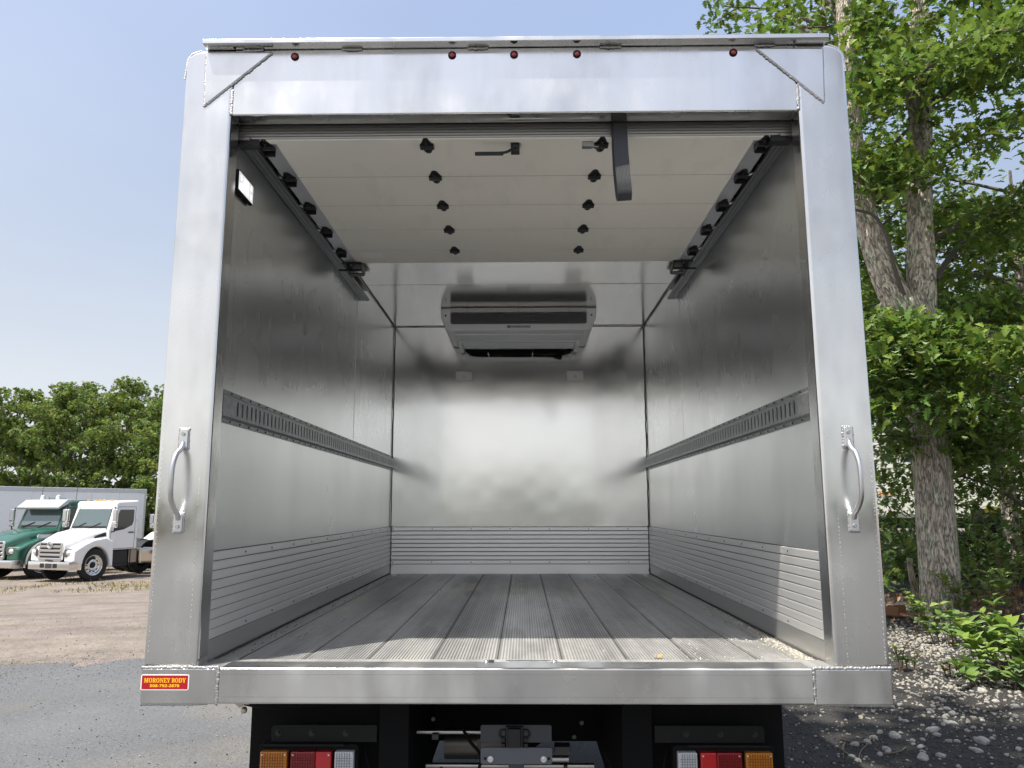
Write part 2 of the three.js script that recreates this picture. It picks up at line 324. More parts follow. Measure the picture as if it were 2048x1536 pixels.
  // linings: thin sheets, a little out of true, as riveted aluminium is
  const sheet = (w, h, nx, ny, amp, seed) => {
    const g = new THREE.PlaneGeometry(w, h, nx, ny), p = g.attributes.position, uv = g.attributes.uv;
    for (let i = 0; i < p.count; i++) {
      const x = p.getX(i), y = p.getY(i), q = (noise2(x * 1.5 + 40, y * 1.8 + 40, 999, 999, seed) - .5) + .45 * (noise2(x * 4 + 40, y * 3 + 40, 999, 999, seed + 1) - .5) + .16 * (noise2(x * 11 + 40, y * 9 + 40, 999, 999, seed + 2) - .5);
      p.setZ(i, q * amp); uv.setXY(i, x + w / 2, y + h / 2);
    }
    g.computeVertexNormals(); return g;
  };
  const ZB = -3.776, ZF = -.088;
  const sw = sheet(ZF - ZB, 2.056, 120, 70, .0034, 5), swR = sheet(ZF - ZB, 2.056, 120, 70, .0034, 9);
  const wl = part(truck, 'wall_lining', sw.rotateY(Math.PI / 2).translate(-1.0585, Y + 1.013, (ZB + ZF) / 2), lining);
  const wr = part(truck, 'wall_lining', swR.rotateY(-Math.PI / 2).translate(1.0585, Y + 1.013, (ZB + ZF) / 2), lining);
  const fw = sheet(2.12, 2.056, 110, 110, .0028, 15);
  const front = part(truck, 'front_lining', fw.translate(0, Y + 1.013, ZB), frontLining);
  const ce = part(truck, 'ceiling_lining', sheet(2.12, ZF - ZB, 70, 110, .003, 21).rotateX(Math.PI / 2).translate(0, Y + 2.041, (ZB + ZF) / 2), ceilingMat);
  part(ce, 'ceiling_seam', up(box(-1.05, 1.05, 2.0395, 2.041, -2.533, -2.527, .0005)), alumDark);
  for (const z of [-2.30]) for (const s of [-1, 1]) part(s < 0 ? wl : wr, 'sheet_seam', up(box(s * 1.0565, s * 1.058, .95, 2.04, z - .004, z, .0005)), kickMat);
  const wob = (a, b, r, seed, n = 30) => { const q = rng(seed), pts = []; for (let i = 0; i <= n; i++) { const t = i / n; pts.push([a[0] + (b[0] - a[0]) * t + (q() - .5) * r * .7, a[1] + (b[1] - a[1]) * t + (q() - .5) * r * .3, a[2] + (b[2] - a[2]) * t + (q() - .5) * r * .5]); } return tube(pts, r, 6, n * 2); };
  part(front, 'caulk_line', up(join([wob([-1.052, .36, ZB + .006], [-1.052, 2.036, ZB + .006], .0042, 1), wob([1.052, .36, ZB + .006], [1.052, 2.036, ZB + .006], .0048, 2), wob([-1.05, 0, ZB + .01], [-1.05, .37, ZB + .01], .009, 3), wob([1.05, 0, ZB + .01], [1.05, .37, ZB + .01], .009, 4), wob([-1.05, 2.036, ZB + .004], [1.05, 2.036, ZB + .004], .003, 6)])), caulk);
  part(ce, 'caulk_line', up(join([wob([-1.053, 2.036, ZB], [-1.053, 2.036, ZF - .1], .0035, 7), wob([1.053, 2.036, ZB], [1.053, 2.036, ZF - .1], .0035, 8)])), caulk);

  // scuff rails along the bottom of the walls, each of nine slats
  const slatG = (len) => { const h = .0302, c = .003; return along(metres(new THREE.ExtrudeGeometry(shape([[0, 0], [.0065 - c * .4, .0], [.0065, c], [.0065, h - c], [.0065 - c, h], [0, h]]), { depth: len, bevelEnabled: false })), 'z'); };
  const screws = (pts, n) => join(pts.map(([x, y, z]) => { const g = new THREE.CylinderGeometry(.0036, .0042, .003, 8); n === 'x' ? g.rotateZ(Math.PI / 2) : g.rotateX(Math.PI / 2); return g.translate(x, y, z); }));
  for (const s of [-1, 1]) {
    const k = sub(truck, 'kick_plate'), len = ZF - ZB - .01;
    const g = slatG(len); g.translate(0, 0, ZB + .005); const gg = s < 0 ? g : mirror(g);
    for (let i = 0; i < 9; i++) { const m = part(k, 'slat', gg, kickMat); m.position.set(s * 1.0555, Y + .365 - .0331 * (i + 1) + .0015, 0); }
    part(k, 'backing', up(box(s * 1.0545, s * 1.0582, .06, .366, ZB + .003, ZF, 0)), seamMat);
    const pts = []; for (let z = -.42; z > -3.7; z -= .317) pts.push([s * 1.0488, .348, z], [s * 1.0488, .083, z - .04]);
    part(k, 'screws', up(screws(pts, 'x')), boltDark).userData.kind = 'stuff';
    part(k, 'flashing', up(join([box(s * 1.050, s * 1.0545, -.012, .066, ZB + .004, ZF, .001), box(s * .970, s * 1.0545, -.0125, -.0075, ZB + .004, -.138, .001)])), std({ color: rgb(.62, .62, .61), metalness: .9, roughness: .42 }));
    part(k, 'seam_bead', up(wob([s * 1.047, -.005, ZB + .01], [s * 1.047, -.005, ZF - .06], .0045, 30 + s, 140)), seamMat);
  }
  {
    const k = sub(truck, 'kick_plate'), g = slatG(2.10).translate(0, 0, -1.05).rotateY(Math.PI / 2); // its face now looks out along -z
    g.rotateY(Math.PI);
    for (let i = 0; i < 9; i++) { const m = part(k, 'slat', g, kickMat); m.position.set(0, Y + .365 - .0331 * (i + 1) + .0015, ZB + .004); m.rotation.y = 0; }
    part(k, 'backing', up(box(-1.05, 1.05, .06, .366, ZB + .001, ZB + .005, 0)), seamMat);
    const pts = []; for (let x = -1.03; x < 1.04; x += .3185) pts.push([x, .348, ZB + .0115], [x, .083, ZB + .0115]);
    part(k, 'screws', up(screws(pts, 'z')), boltDark).userData.kind = 'stuff';
    part(k, 'flashing', up(box(-1.05, 1.05, -.012, .066, ZB + .002, ZB + .008, .002)), kickMat);
  }
  // floor: ribbed planks and the dark joints between them
  const profile = (w) => { const p = [[0, -.004], [0, 0], [.006, 0]], n = Math.round((w - .012) / .0112), pit = (w - .012) / n; for (let i = 0; i < n; i++) { const x = .006 + i * pit; p.push([x + pit * .26, 0, .62], [x + pit * .36, .0032, 1], [x + pit * .84, .0032, 1], [x + pit * .94, 0, .62]); } p.push([w - .006, 0], [w, 0], [w, -.004]); return p; };  // shade put into the groove colour, so the ribs stand out
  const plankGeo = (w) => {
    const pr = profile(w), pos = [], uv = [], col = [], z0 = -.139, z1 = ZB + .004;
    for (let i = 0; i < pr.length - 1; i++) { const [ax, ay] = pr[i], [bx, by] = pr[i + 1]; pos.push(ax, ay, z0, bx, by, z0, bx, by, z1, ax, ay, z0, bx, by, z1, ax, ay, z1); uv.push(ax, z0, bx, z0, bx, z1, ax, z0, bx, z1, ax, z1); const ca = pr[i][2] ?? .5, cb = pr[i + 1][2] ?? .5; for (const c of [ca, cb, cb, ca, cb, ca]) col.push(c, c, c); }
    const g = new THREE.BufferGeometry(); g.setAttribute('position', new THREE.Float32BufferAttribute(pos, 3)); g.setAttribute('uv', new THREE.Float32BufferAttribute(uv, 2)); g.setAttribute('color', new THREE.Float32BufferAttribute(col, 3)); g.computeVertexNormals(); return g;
  };
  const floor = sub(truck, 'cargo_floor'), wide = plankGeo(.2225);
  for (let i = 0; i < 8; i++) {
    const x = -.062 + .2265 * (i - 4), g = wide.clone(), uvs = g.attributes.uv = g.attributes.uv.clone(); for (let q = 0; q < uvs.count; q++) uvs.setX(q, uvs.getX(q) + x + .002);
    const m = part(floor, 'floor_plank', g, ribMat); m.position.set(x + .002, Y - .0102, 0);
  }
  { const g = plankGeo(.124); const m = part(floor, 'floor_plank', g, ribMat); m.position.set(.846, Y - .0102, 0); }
  for (let i = 0; i < 9; i++) { const x = -.062 + .2265 * (i - 4); part(floor, 'joint', up(wob([x, -.0122, ZB + .01], [x, -.0122, -.142], .0028, 120 + i, 60)), seamMat); }

  // logistic tracks: pressed strips with upright slots
  for (const s of [-1, 1]) {
    const holes = []; for (let z = .135; z < 3.66; z += .0498) holes.push(roundRect(z, z + .017, -.0275, .0275, .0075, 2));
    const t = sub(truck, 'logistic_track'), len = ZF - ZB - .02, y = .882;
    const face = new THREE.ExtrudeGeometry(shape([[0, -.038], [len, -.038], [len, .038], [0, .038]], holes), { depth: .0028, bevelEnabled: false });
    const g = metres(face); g.rotateY(Math.PI / 2).translate(0, y, ZF - .01);     // runs back from the door
    const P = (x, yy) => [x, yy];
    const edge = (q) => { const e = metres(new THREE.ExtrudeGeometry(shape([P(0, .036 * q), P(-.011, .044 * q), P(-.011, .060 * q), P(-.0085, .060 * q), P(-.0085, .0455 * q), P(.0028, .0375 * q)]), { depth: len, bevelEnabled: false })); return e.translate(0, y, ZB + .01); };
    const all = [g, edge(1), edge(-1)].map((q) => q.translate(-1.0465, 0, 0));
    part(t, 'slotted_strip', up(s < 0 ? join(all) : mirror(join(all))), galv);
    part(t, 'backing', up(box(s * 1.0535, s * 1.056, y - .034, y + .034, ZB + .01, ZF - .012, 0)), slotShade);  // added dark strip that makes the slots look shaded
    const riv = []; for (let z = -.2; z > -3.7; z -= .1) for (const q of [-1, 1]) riv.push([s * 1.0535, y + q * .052, z]);
    part(t, 'rivets', up(screws(riv, 'x')), boltDark).userData.kind = 'stuff';
  }
  // two square sensor plates
  for (const x of [-.463, .4705]) {
    const p = part(truck, 'wall_plate', up(box(x - .07, x + .07, 1.563, 1.653, ZB - .002, ZB + .014, .004)), std({ color: rgb(.66, .66, .63), roughness: .4, metalness: .2 }));
    part(p, 'bolt', up(clean(new THREE.CylinderGeometry(.012, .014, .012, 10).rotateX(Math.PI / 2).translate(x, 1.606, ZB + .018))), std({ color: rgb(.5, .46, .34), metalness: .9, roughness: .4 }));
  }
}
// refrigeration evaporator under the ceiling
{
  const ev = sub(truck, 'evaporator_unit', 'white cooling unit with black louvres under the ceiling');
  const z0 = -3.143, d = .60, out = [[-.60, 2.036], [-.597, 1.965], ...arc(-.535, 1.885, .03, 190, 265, 5), ...arc(.535, 1.885, .03, 275, 350, 5), [.597, 1.965], [.60, 2.036]];
  const g = slab(out, d, .012, [roundRect(-.523, .523, 1.912, 2.001, .016, 4)]);
  part(ev, 'casing', up(g).translate(0, 0, z0), whitePlastic);
  const strip = part(ev, 'top_strip', up(box(-.522, .522, 2.0, 2.034, z0 + .0005, z0 + .008, .002)), std({ color: rgb(.45, .43, .40), metalness: .8, roughness: .4 }));
  parts(strip, 'screw', [-.39, 0, .39].flatMap((x) => [2.008, 2.028].map((y) => up(new THREE.SphereGeometry(.004, 8, 6).translate(x, y, z0 + .009)))), boltDark);
  for (let i = 0; i < 6; i++) {
    const l = box(-.521, .521, -.0018, .0018, -.022, .0, .0008); l.rotateX(-.5).translate(0, 1.922 + i * .0138, z0 - .004);
    part(ev, 'louvre', up(l), std({ color: rgb(.20, .20, .205), roughness: .45 }));
  }
  part(ev, 'dark_core', up(box(-.53, .53, 1.918, 2.004, z0 - .08, z0 - .07, 0)), blackPaint);
  parts(ev, 'screw', [-.56, .56].map((x) => up(new THREE.SphereGeometry(.0075, 10, 6).scale(1, 1, .5).translate(x, 1.976, z0 + .001))), boltDark);
  const name = canvasTex(512, 64, (c, w, h) => {
    c.fillStyle = '#cfd2d2'; c.fillRect(0, 0, w, h); c.fillStyle = '#0c0e12'; c.fillRect(8, 8, 62, 48); c.fillStyle = '#cfd2d2'; c.fillRect(18, 16, 42, 7); c.fillRect(34, 22, 7, 30); c.fillRect(46, 30, 12, 6); c.fillRect(22, 34, 8, 14);
    c.fillStyle = '#101216'; c.font = 'bold 46px sans-serif'; c.textBaseline = 'middle'; c.save(); c.translate(88, 34); c.scale(410 / c.measureText('THERMO KING').width, .92); c.fillText('THERMO KING', 0, 0); c.restore();
  });
  part(ev, 'lettering', up(new THREE.PlaneGeometry(.18, .024).translate(.003, 1.887, z0 + .0015)), std({ map: name, roughness: .4 }));
  // underside: a lid with a ribbed panel and two feet, pipes hanging behind
  part(ev, 'drip_tray', up(join([box(-.50, .50, 1.842, 1.86, z0 - .50, z0 - .1, .01), box(-.47, .47, 1.83, 1.845, z0 - .56, z0 - .3, .006)])), whitePlastic);
  for (let i = 0; i < 5; i++) part(ev, 'tray_rib', up(box(-.44, .44, 1.824, 1.8315, z0 - .54 + i * .045, z0 - .525 + i * .045, .003)), whitePlastic);
  for (const s of [-1, 1]) part(ev, 'foot', up(box(s * .455, s * .49, 1.80, 1.85, z0 - .59, z0 - .3, .012, 3)), whitePlastic);
  part(ev, 'hose', up(join([tube([[-.44, 1.83, -3.72], [-.40, 1.805, -3.72], [-.2, 1.795, -3.72], [.1, 1.793, -3.72], [.33, 1.80, -3.72], [.44, 1.825, -3.72]], .011, 8, 60), tube([[-.42, 1.815, -3.70], [-.2, 1.80, -3.70], [.1, 1.80, -3.70], [.34, 1.785, -3.70], [.36, 1.77, -3.71], [.30, 1.78, -3.73]], .012, 8, 60), box(-.44, .44, 1.812, 1.824, -3.75, -3.72, .005), new THREE.SphereGeometry(.028, 10, 8).scale(1.2, .8, .8).translate(.335, 1.787, -3.71)])), blackRubber);
  parts(ev, 'hose_clip', [-.26, .11].map((x) => up(box(x, x + .008, 1.782, 1.808, -3.735, -3.69, .002))), zinc);
}
// roll-up door, open under the ceiling
{
  const door = sub(truck, 'roll_up_door', 'pale roll-up door rolled open under the ceiling'), yd = 1.903, z0 = -.145, pw = .3155;
  for (let i = 0; i < 5; i++) {
    const a = z0 - pw * i - .0022, b = i < 4 ? z0 - pw * (i + 1) + .0022 : -1.622;
    if (i) part(door, 'joint_shade_strip', up(box(-.98, .98, yd + .0015, yd + .02, z0 - pw * i - .004, z0 - pw * i + .004, 0)), seamMat);  // added dark strip behind the gap, so the joint reads as shaded
    part(door, 'door_panel', up(box(-.985, .985, yd, yd + .024, b, a, .0012)), doorPaint);
  }
  // ribbed bottom rail of the door, facing out
  const rail = [[0, 0]], n = 5, h = .062; for (let i = 0; i < n; i++) { const y = .004 + i * (h - .006) / n, e = (h - .006) / n; rail.push([.012, y], [.0125, y + e * .55], [.006, y + e * .62], [.006, y + e * .95]); } rail.push([.012, h], [0, h]);
  const rg = metres(new THREE.ExtrudeGeometry(shape(rail), { depth: 2.13, bevelEnabled: false })).rotateY(-Math.PI / 2).translate(1.065, 1.905, -.134);
  part(door, 'bottom_rail', up(join([rg])), std({ color: rgb(.5, .49, .47), metalness: .85, roughness: .42 }));
  part(door, 'bottom_lip', up(box(-.99, .99, 1.8995, 1.9055, -.1455, -.118, .001)), doorPaint);
  part(door, 'gap_shade_bar', up(box(-1.05, 1.05, 1.966, 2.03, -.145, -.10, .004)), blackRubber);  // added black bar, standing for the dark gap above the rail
  for (const s of [-1, 1]) {
    part(door, 'end_strip', up(box(s * .918, s * .985, yd - .0025, yd + .001, -1.62, -.13, .0008)), std({ color: rgb(.70, .71, .74), metalness: .75, roughness: .4 }));
    part(door, 'corner_bracket', up(box(s * .97, s * 1.055, 1.882, 1.905, -.16, -.115, .002)), blackSteel);
    // the track that the rollers run in
    const c = [[-1.056, 1.899], [-1.005, 1.899], [-1.005, 1.912], [-1.0085, 1.912], [-1.0085, 1.903], [-1.052, 1.903], [-1.052, 1.966], [-1.0085, 1.966], [-1.0085, 1.957], [-1.005, 1.957], [-1.005, 1.970], [-1.056, 1.970]];
    const tr = metres(new THREE.ExtrudeGeometry(shape(c), { depth: 2.31, bevelEnabled: false })).translate(0, 0, -2.42);
    const lip = tube([[-1.022, 1.8985, -2.42], [-1.022, 1.8985, -.11]], .0042, 8, 2), lip2 = tube([[-1.043, 1.899, -2.42], [-1.043, 1.899, -.11]], .003, 8, 2);
    const all = join([tr, lip, lip2]);
    part(truck, 'door_track', up(s < 0 ? all : mirror(all)), std({ color: rgb(.27, .275, .28), metalness: .9, roughness: .38 }));
  }
  const tongue = (w, l) => [[-w, -.014], ...arc(0, -l, .012, 200, 340, 4), [w, -.014], [w * 1.12, 0], [w, .014], ...arc(0, l, .012, 20, 160, 4), [-w, .014], [-w * 1.12, 0]];
  const plateG = slab(tongue(.024, .05), .004, .0008).rotateX(Math.PI / 2);
  const knuckle = join([rod([-.026, -.007, 0], [.026, -.007, 0], .0065, 10), box(-.027, .027, -.008, .003, -.016, .016, .002)]);
  const nuts = [[0, .032], [0, -.034]].map(([x, z]) => new THREE.CylinderGeometry(.0055, .006, .006, 6).translate(x, -.006, z));
  const hinge = (x, z, end) => {
    const h = sub(door, 'hinge'); h.position.set(x, Y + yd - .004, z);
    part(h, 'leaf_plate', plateG, blackSteel); part(h, 'knuckle', knuckle, blackSteel); for (const n of nuts) part(h, 'nut', n, boltDark);
    if (end) { part(h, 'roller_stem', rod([end * .02, -.002, 0], [end * .075, .02, 0], .0048, 8), zinc); part(h, 'roller', rod([end * .06, .026, 0], [end * .078, .026, 0], .019, 16), blackRubber); part(h, 'bracket', [box(-.022, .022, -.026, 0, -.03, -.024, .002), box(-.026, -.02, -.022, 0, -.028, .028, .002)], blackSteel); }
  };
  for (let i = 0; i < 5; i++) { const z = z0 - pw * i - (i ? 0 : .028); for (const x of [-.337, .337]) hinge(x, z, 0); for (const s of [-1, 1]) hinge(s * .957, z, s); }
  for (const s of [-1, 1]) {
    const X = (a) => s * a, b = [box(X(.885), X(1.0), yd - .012, yd - .007, -1.74, -1.585, .002), box(X(.885), X(.892), yd - .05, yd - .007, -1.70, -1.60, .002), box(X(.965), X(.972), yd - .055, yd - .007, -1.74, -1.60, .002), box(X(.89), X(.972), yd - .055, yd - .050, -1.70, -1.645, .002), rod([X(.9), yd - .03, -1.66], [X(1.03), yd - .03, -1.66], .006)];
    const m = sub(door, 'top_bracket'); part(m, 'bracket_plate', up(join(b)), blackSteel);
    parts(m, 'nut', [.91, .95].map((x) => up(new THREE.CylinderGeometry(.006, .006, .008, 6).translate(X(x), yd - .014, -1.615))), zinc);
    part(m, 'roller_stem', up(rod([X(.96), yd + .01, -1.72], [X(1.03), yd + .01, -1.72], .005)), zinc);
  }
  const lever = sub(door, 'lock_lever'); const zl = -.165;
  part(lever, 'pivot_block', up(join([box(-.012, .022, 1.868, 1.902, zl - .025, zl + .012, .003), rod([.005, 1.885, zl + .01], [.005, 1.885, zl + .02], .007)])), blackSteel);
  part(lever, 'arm', up(join([tube([[-.002, 1.878, zl + .012], [-.03, 1.862, zl + .014], [-.07, 1.858, zl + .014], [-.148, 1.853, zl + .014]], .0052, 6, 30), box(-.15, -.04, 1.849, 1.864, zl + .009, zl + .017, .003)])), blackSteel);
  const latch = sub(door, 'latch');
  part(latch, 'latch_plate', up(join([box(.262, .30, 1.878, 1.903, -.165, -.14, .002), box(.272, .325, 1.88, 1.885, -.16, -.15, .001)])), std({ color: rgb(.30, .30, .29), metalness: .8, roughness: .4 }));
  part(door, 'label', up(box(-.86, -.745, yd - .0006, yd - .0001, -1.53, -1.44, 0)), std({ color: rgb(.86, .86, .85), roughness: .5 }));
  // pull strap: a loop of webbing hung from the header
  const path = [[.399, 1.972, -.082], [.400, 1.86, -.074], [.4025, 1.75, -.061], [.406, 1.68, -.055], [.4075, 1.648, -.06], [.408, 1.634, -.076], [.4065, 1.645, -.095], [.403, 1.69, -.104], [.397, 1.78, -.102], [.394, 1.90, -.094], [.394, 1.972, -.09]];
  const c = new THREE.CatmullRomCurve3(path.map((p) => V(...p))), N = 90, pos = [], uv = [];
  const prof = (t) => { const p = c.getPoint(t), q = c.getTangent(t); return { p, n: V(0, q.z, -q.y).normalize() }; };
  const ring = Array.from({ length: N + 1 }, (_, i) => { const { p, n } = prof(i / N), w = .0258, h = .0016, sk = .004 * Math.sin(i / N * 3.1); return [[-w, h], [w, h], [w, -h], [-w, -h]].map(([x, y]) => V(p.x + x, p.y + n.y * y, p.z + n.z * y + sk * x / w)); });
  for (let i = 0; i < N; i++) for (let k = 0; k < 4; k++) { const a = ring[i][k], b = ring[i][(k + 1) % 4], d = ring[i + 1][k], e = ring[i + 1][(k + 1) % 4]; pos.push(...a, ...d, ...e, ...a, ...e, ...b); const x0 = k % 2 ? 0 : .05, y = i * .0077, y1 = y + .0077; uv.push(0, y, 0, y1, x0, y1, 0, y, x0, y1, x0, y); }
  const g = new THREE.BufferGeometry(); g.setAttribute('position', new THREE.Float32BufferAttribute(pos, 3)); g.setAttribute('uv', new THREE.Float32BufferAttribute(uv, 2)); g.computeVertexNormals();
  part(truck, 'pull_strap', up(g), std({ color: rgb(.022, .023, .026), roughness: .38, bumpMap: data(64, 64, (u, v) => .5 + .4 * Math.sin(u * 6.283 * 4) * (.7 + .3 * Math.sin(v * 6.283 * 8)), .02), bumpScale: .0008 }));
}
// lit dome lamp on the left wall
{
  const d = sub(truck, 'dome_lamp', 'small lit lamp on the left wall'), zc = -.19, yc = 1.742;
  part(d, 'base', up(box(-1.058, -1.040, yc - .043, yc + .043, zc - .083, zc + .083, .012, 3)), blackRubber);
  const lensM = std({ color: rgb(.9, .9, .9), roughness: .25, emissive: rgb(1, 1, 1), emissiveIntensity: .5 });
  part(d, 'lens_plate', up(box(-1.0412, -1.0388, yc - .036, yc + .036, zc - .076, zc + .076, .001)), std({ color: rgb(.85, .85, .85), roughness: .2, emissive: rgb(1, 1, 1), emissiveIntensity: .28 }));
  for (let i = 0; i < 4; i++) for (let j = 0; j < 2; j++) { const z = zc - .054 + i * .036, y = yc - .017 + j * .034; const g = new THREE.SphereGeometry(.0195, 12, 6, 0, 6.2832, 0, 1.2); g.rotateZ(-Math.PI / 2).scale(.38, 1, 1).translate(-1.0445, y, z); part(d, 'lens_cell', up(clean(g)), lensM); }
  const pl = new THREE.PointLight(0xffffff, .002, 0, 2); pl.position.set(-1.02, Y + yc, zc); pl.castShadow = true; scene.add(pl);
}
// grit swept against the right-hand wall and over the planks, and one dry leaf
{
  const R = rng(808), g = new THREE.IcosahedronGeometry(1, 0), im = new THREE.InstancedMesh(g, std({ color: rgb(.46, .44, .40), roughness: .9 }), 1500), m = new THREE.Matrix4(), q = new THREE.Quaternion();
  for (let i = 0; i < 1500; i++) {
    const k = R(); let x, z;
    if (k < .6) { z = -.14 - 1.5 * Math.pow(R(), 2.2); x = 1.035 - .025 * R() - .10 * R() * R() * R(); } else if (k < .75) { z = -.142 - .02 * R(); x = .55 + .48 * R(); } else if (k < .9) { x = .2 + .85 * Math.sqrt(R()); z = -.14 - .6 * R(); } else { x = -1.03 + .06 * R(); z = -.14 - 3.4 * R(); }
    const s = (.0010 + .0030 * R() * R()) * (k < .75 ? 1.15 : 1);
    q.setFromEuler(new THREE.Euler(R() * 6, R() * 6, R() * 6)); m.compose(V(x, Y - .006, z), q, V(s * 1.3, s * .7, s)); im.setMatrixAt(i, m);
    im.setColorAt(i, k < .9 ? rgb(1, .98, .93).multiplyScalar(.7 + .5 * R()) : rgb(.12, .12, .12));
  }
  im.name = 'grit'; im.castShadow = true; scene.add(im); tag(im, 'pale grit swept along the edges of the truck floor', 'grit', null, 'stuff');
  const lf = new THREE.ShapeGeometry(shape([[0, -.018], [.008, -.008], [.016, -.01], [.012, 0], [.018, .006], [.008, .008], [0, .02], [-.008, .008], [-.018, .006], [-.012, 0], [-.016, -.01], [-.008, -.008]]));
  const p = lf.attributes.position; for (let i = 0; i < p.count; i++) p.setZ(i, .5 * Math.abs(p.getX(i)) + .2 * Math.abs(p.getY(i))); lf.computeVertexNormals();
  const leaf = new THREE.Mesh(lf.rotateX(-Math.PI / 2), std({ color: rgb(.55, .30, .06), roughness: .8 })); leaf.name = 'dry_leaf'; leaf.position.set(.50, Y - .003, -.19); leaf.rotation.y = .6; leaf.castShadow = true; scene.add(leaf);
  tag(leaf, 'small orange dry leaf on the truck floor near the sill', 'leaf');
}
// chassis end under the sill: frame, flaps, lights, hitch, axle and tyres
{
  const b = (...a) => up(box(...a));
  parts(truck, 'chassis_rail', [b(-.47, -.385, -.62, -.13, -8.2, -.3, .006), b(.385, .47, -.62, -.13, -8.2, -.3, .006)], blackPaint);
  parts(truck, 'cross_member', [b(-1.0, 1.0, -.14, -.113, -.34, -.16, .004), b(-.5, .5, -.55, -.3, -1.25, -1.15, .006), b(-1.02, 1.02, -.13, -.102, -1.4, -1.3, 0), b(-1.02, 1.02, -.13, -.102, -2.4, -2.3, 0)], blackPaint);
  for (const s of [-1, 1]) part(truck, 'frame_post', b(s * .376, s * .4815, -.72, -.125, -.262, -.25, .003), blackPaint);
  for (const s of [-1, 1]) part(truck, 'mud_flap', b(s * .47, s * .972, -.92, -.115, -.36, -.352, .002), blackRubber);
  const greyG = phy({ color: rgb(.012, .0125, .0125), roughness: .6, specularIntensity: .4 });
  for (const s of [-1, 1]) {
    const a = sub(truck, 'light_bracket');
    part(a, 'bracket_plate', up(slab(s < 0 ? [[-.865, -.302], [-.49, -.302], [-.49, -.245], [-.855, -.245], [-.865, -.255]] : [[.49, -.245], [.49, -.302], [.875, -.302], [.875, -.255], [.865, -.245]], .006, .001).translate(0, 0, -.252)), greyG);
    parts(a, 'bolt', [.84, .72, .60].map((x) => up(join([new THREE.CylinderGeometry(.012, .012, .002, 14).rotateX(Math.PI / 2).translate(s * x, -.272, -.251), new THREE.CylinderGeometry(.0075, .0075, .009, 6).rotateX(Math.PI / 2).translate(s * x, -.272, -.247)]))), blackSteel);
    part(a, 'shelf', b(s * .6, s * .885, -.311, -.304, -.30, -.23, .001), s < 0 ? greyG : greyG);
    part(a, 'hanger', b(s * .8, s * .84, -.45, -.30, -.30, -.27, .002), blackSteel);
  }
  // rear lamps: amber, red and clear lenses in a black housing
  const amber = phy({ color: rgb(.55, .18, .010), roughness: .12, clearcoat: .6, clearcoatRoughness: .1 }), red = phy({ color: rgb(.27, .004, .008), roughness: .14, clearcoat: .6, clearcoatRoughness: .1 }), clear = phy({ color: rgb(.62, .64, .66), roughness: .1, clearcoat: .6 });
  const fl = data(128, 128, (u, v) => { const a = Math.abs(((u * 1) % 1) - .5) * 2, c = Math.abs(((v * 1) % 1) - .5) * 2; return .3 + .7 * Math.min(1, Math.max(a, c) < .78 ? .4 : 1); }, .0135);
  const plainRed = phy({ color: rgb(.50, .010, .016), roughness: .2, clearcoat: .6 });
  for (const m of [amber, red, clear]) { m.bumpMap = fl; m.bumpScale = .004; }
  for (const s of [-1, 1]) {
    const l = sub(truck, 'rear_lamp'), z = -.232, y0 = -.452, y1 = -.324;
    part(l, 'housing', up(slab(roundRect(-.902, -.552, -.49, -.307, .012).map(([x, y]) => [s * x, y]), .05, .003).translate(0, 0, z - .01)), blackRubber);
    for (const [x0, x1, m, nm] of [[-.89, -.796, amber, 'amber_lens'], [-.784, -.697, red, 'red_lens'], [-.6965, -.641, plainRed, 'red_reflector'], [-.63, -.563, clear, 'clear_lens']]) {
      const g = box(Math.min(s * x0, s * x1), Math.max(s * x0, s * x1), y0, y1, z - .012, z + .016, .005, 3), lm = part(l, nm, up(g), m);
      if (m !== plainRed) { const ribs = []; for (let q = x0 + .009; q < x1 - .006; q += .0088) ribs.push(box(s * q - .0011, s * q + .0011, y0 + .004, y1 - .004, z + .0155, z + .0185, .0006, 1)); for (let yy = y0 + .01; yy < y1 - .02; yy += .0088) ribs.push(box(s * (x0 + x1) / 2 - (x1 - x0) / 2 + .005, s * (x0 + x1) / 2 + (x1 - x0) / 2 - .005, yy - .0008, yy + .0008, z + .0155, z + .0178, .0004, 1)); part(lm, 'lens_ribs', up(join(ribs)), phy({ color: m.color.clone().multiplyScalar(.45), roughness: .2 })).userData.kind = 'stuff'; }
    }
    parts(l, 'screw', [-.882, -.803, -.775, -.650, -.597].map((x) => up(new THREE.SphereGeometry(.0038, 8, 6).scale(1, 1, .6).translate(s * x, y1 - .011, z + .0165))), zinc);
    part(l, 'wire', up(tube([[s * .54, -.34, -.30], [s * .525, -.38, -.28], [s * .51, -.43, -.28], [s * .50, -.48, -.29]], .004, 6)), blackRubber);
  }
  // tow hitch in the middle
  const h = sub(truck, 'tow_hitch');
  part(h, 'upper_plate', up(slab(roundRect(-.123, .128, -.302, -.243, .008), .008, .0015).translate(0, 0, -.25)), greySteel);
  part(h, 'lower_plate', up(slab(roundRect(-.122, .129, -.371, -.316, .008), .010, .0015).translate(0, 0, -.242)), std({ color: rgb(.12, .13, .15), roughness: .45, metalness: .3 }));
  part(h, 'receiver', join([b(-.026, .02, -.312, -.248, -.262, -.22, .005), b(-.034, .028, -.315, -.245, -.262, -.236, .004)]), blackSteel);
  parts(h, 'hinge_ear', [-1, 1].map((s) => join([up(new THREE.TorusGeometry(.013, .004, 6, 14).translate(-.003 + s * .04, -.272, -.246)), b(-.003 + s * .033, -.003 + s * .047, -.298, -.284, -.254, -.236, .002), b(-.003 + s * .033, -.003 + s * .047, -.316, -.302, -.254, -.236, .002)])), blackSteel);
  part(h, 'post', b(-.024, .03, -.70, -.365, -.275, -.245, .004), greySteel);
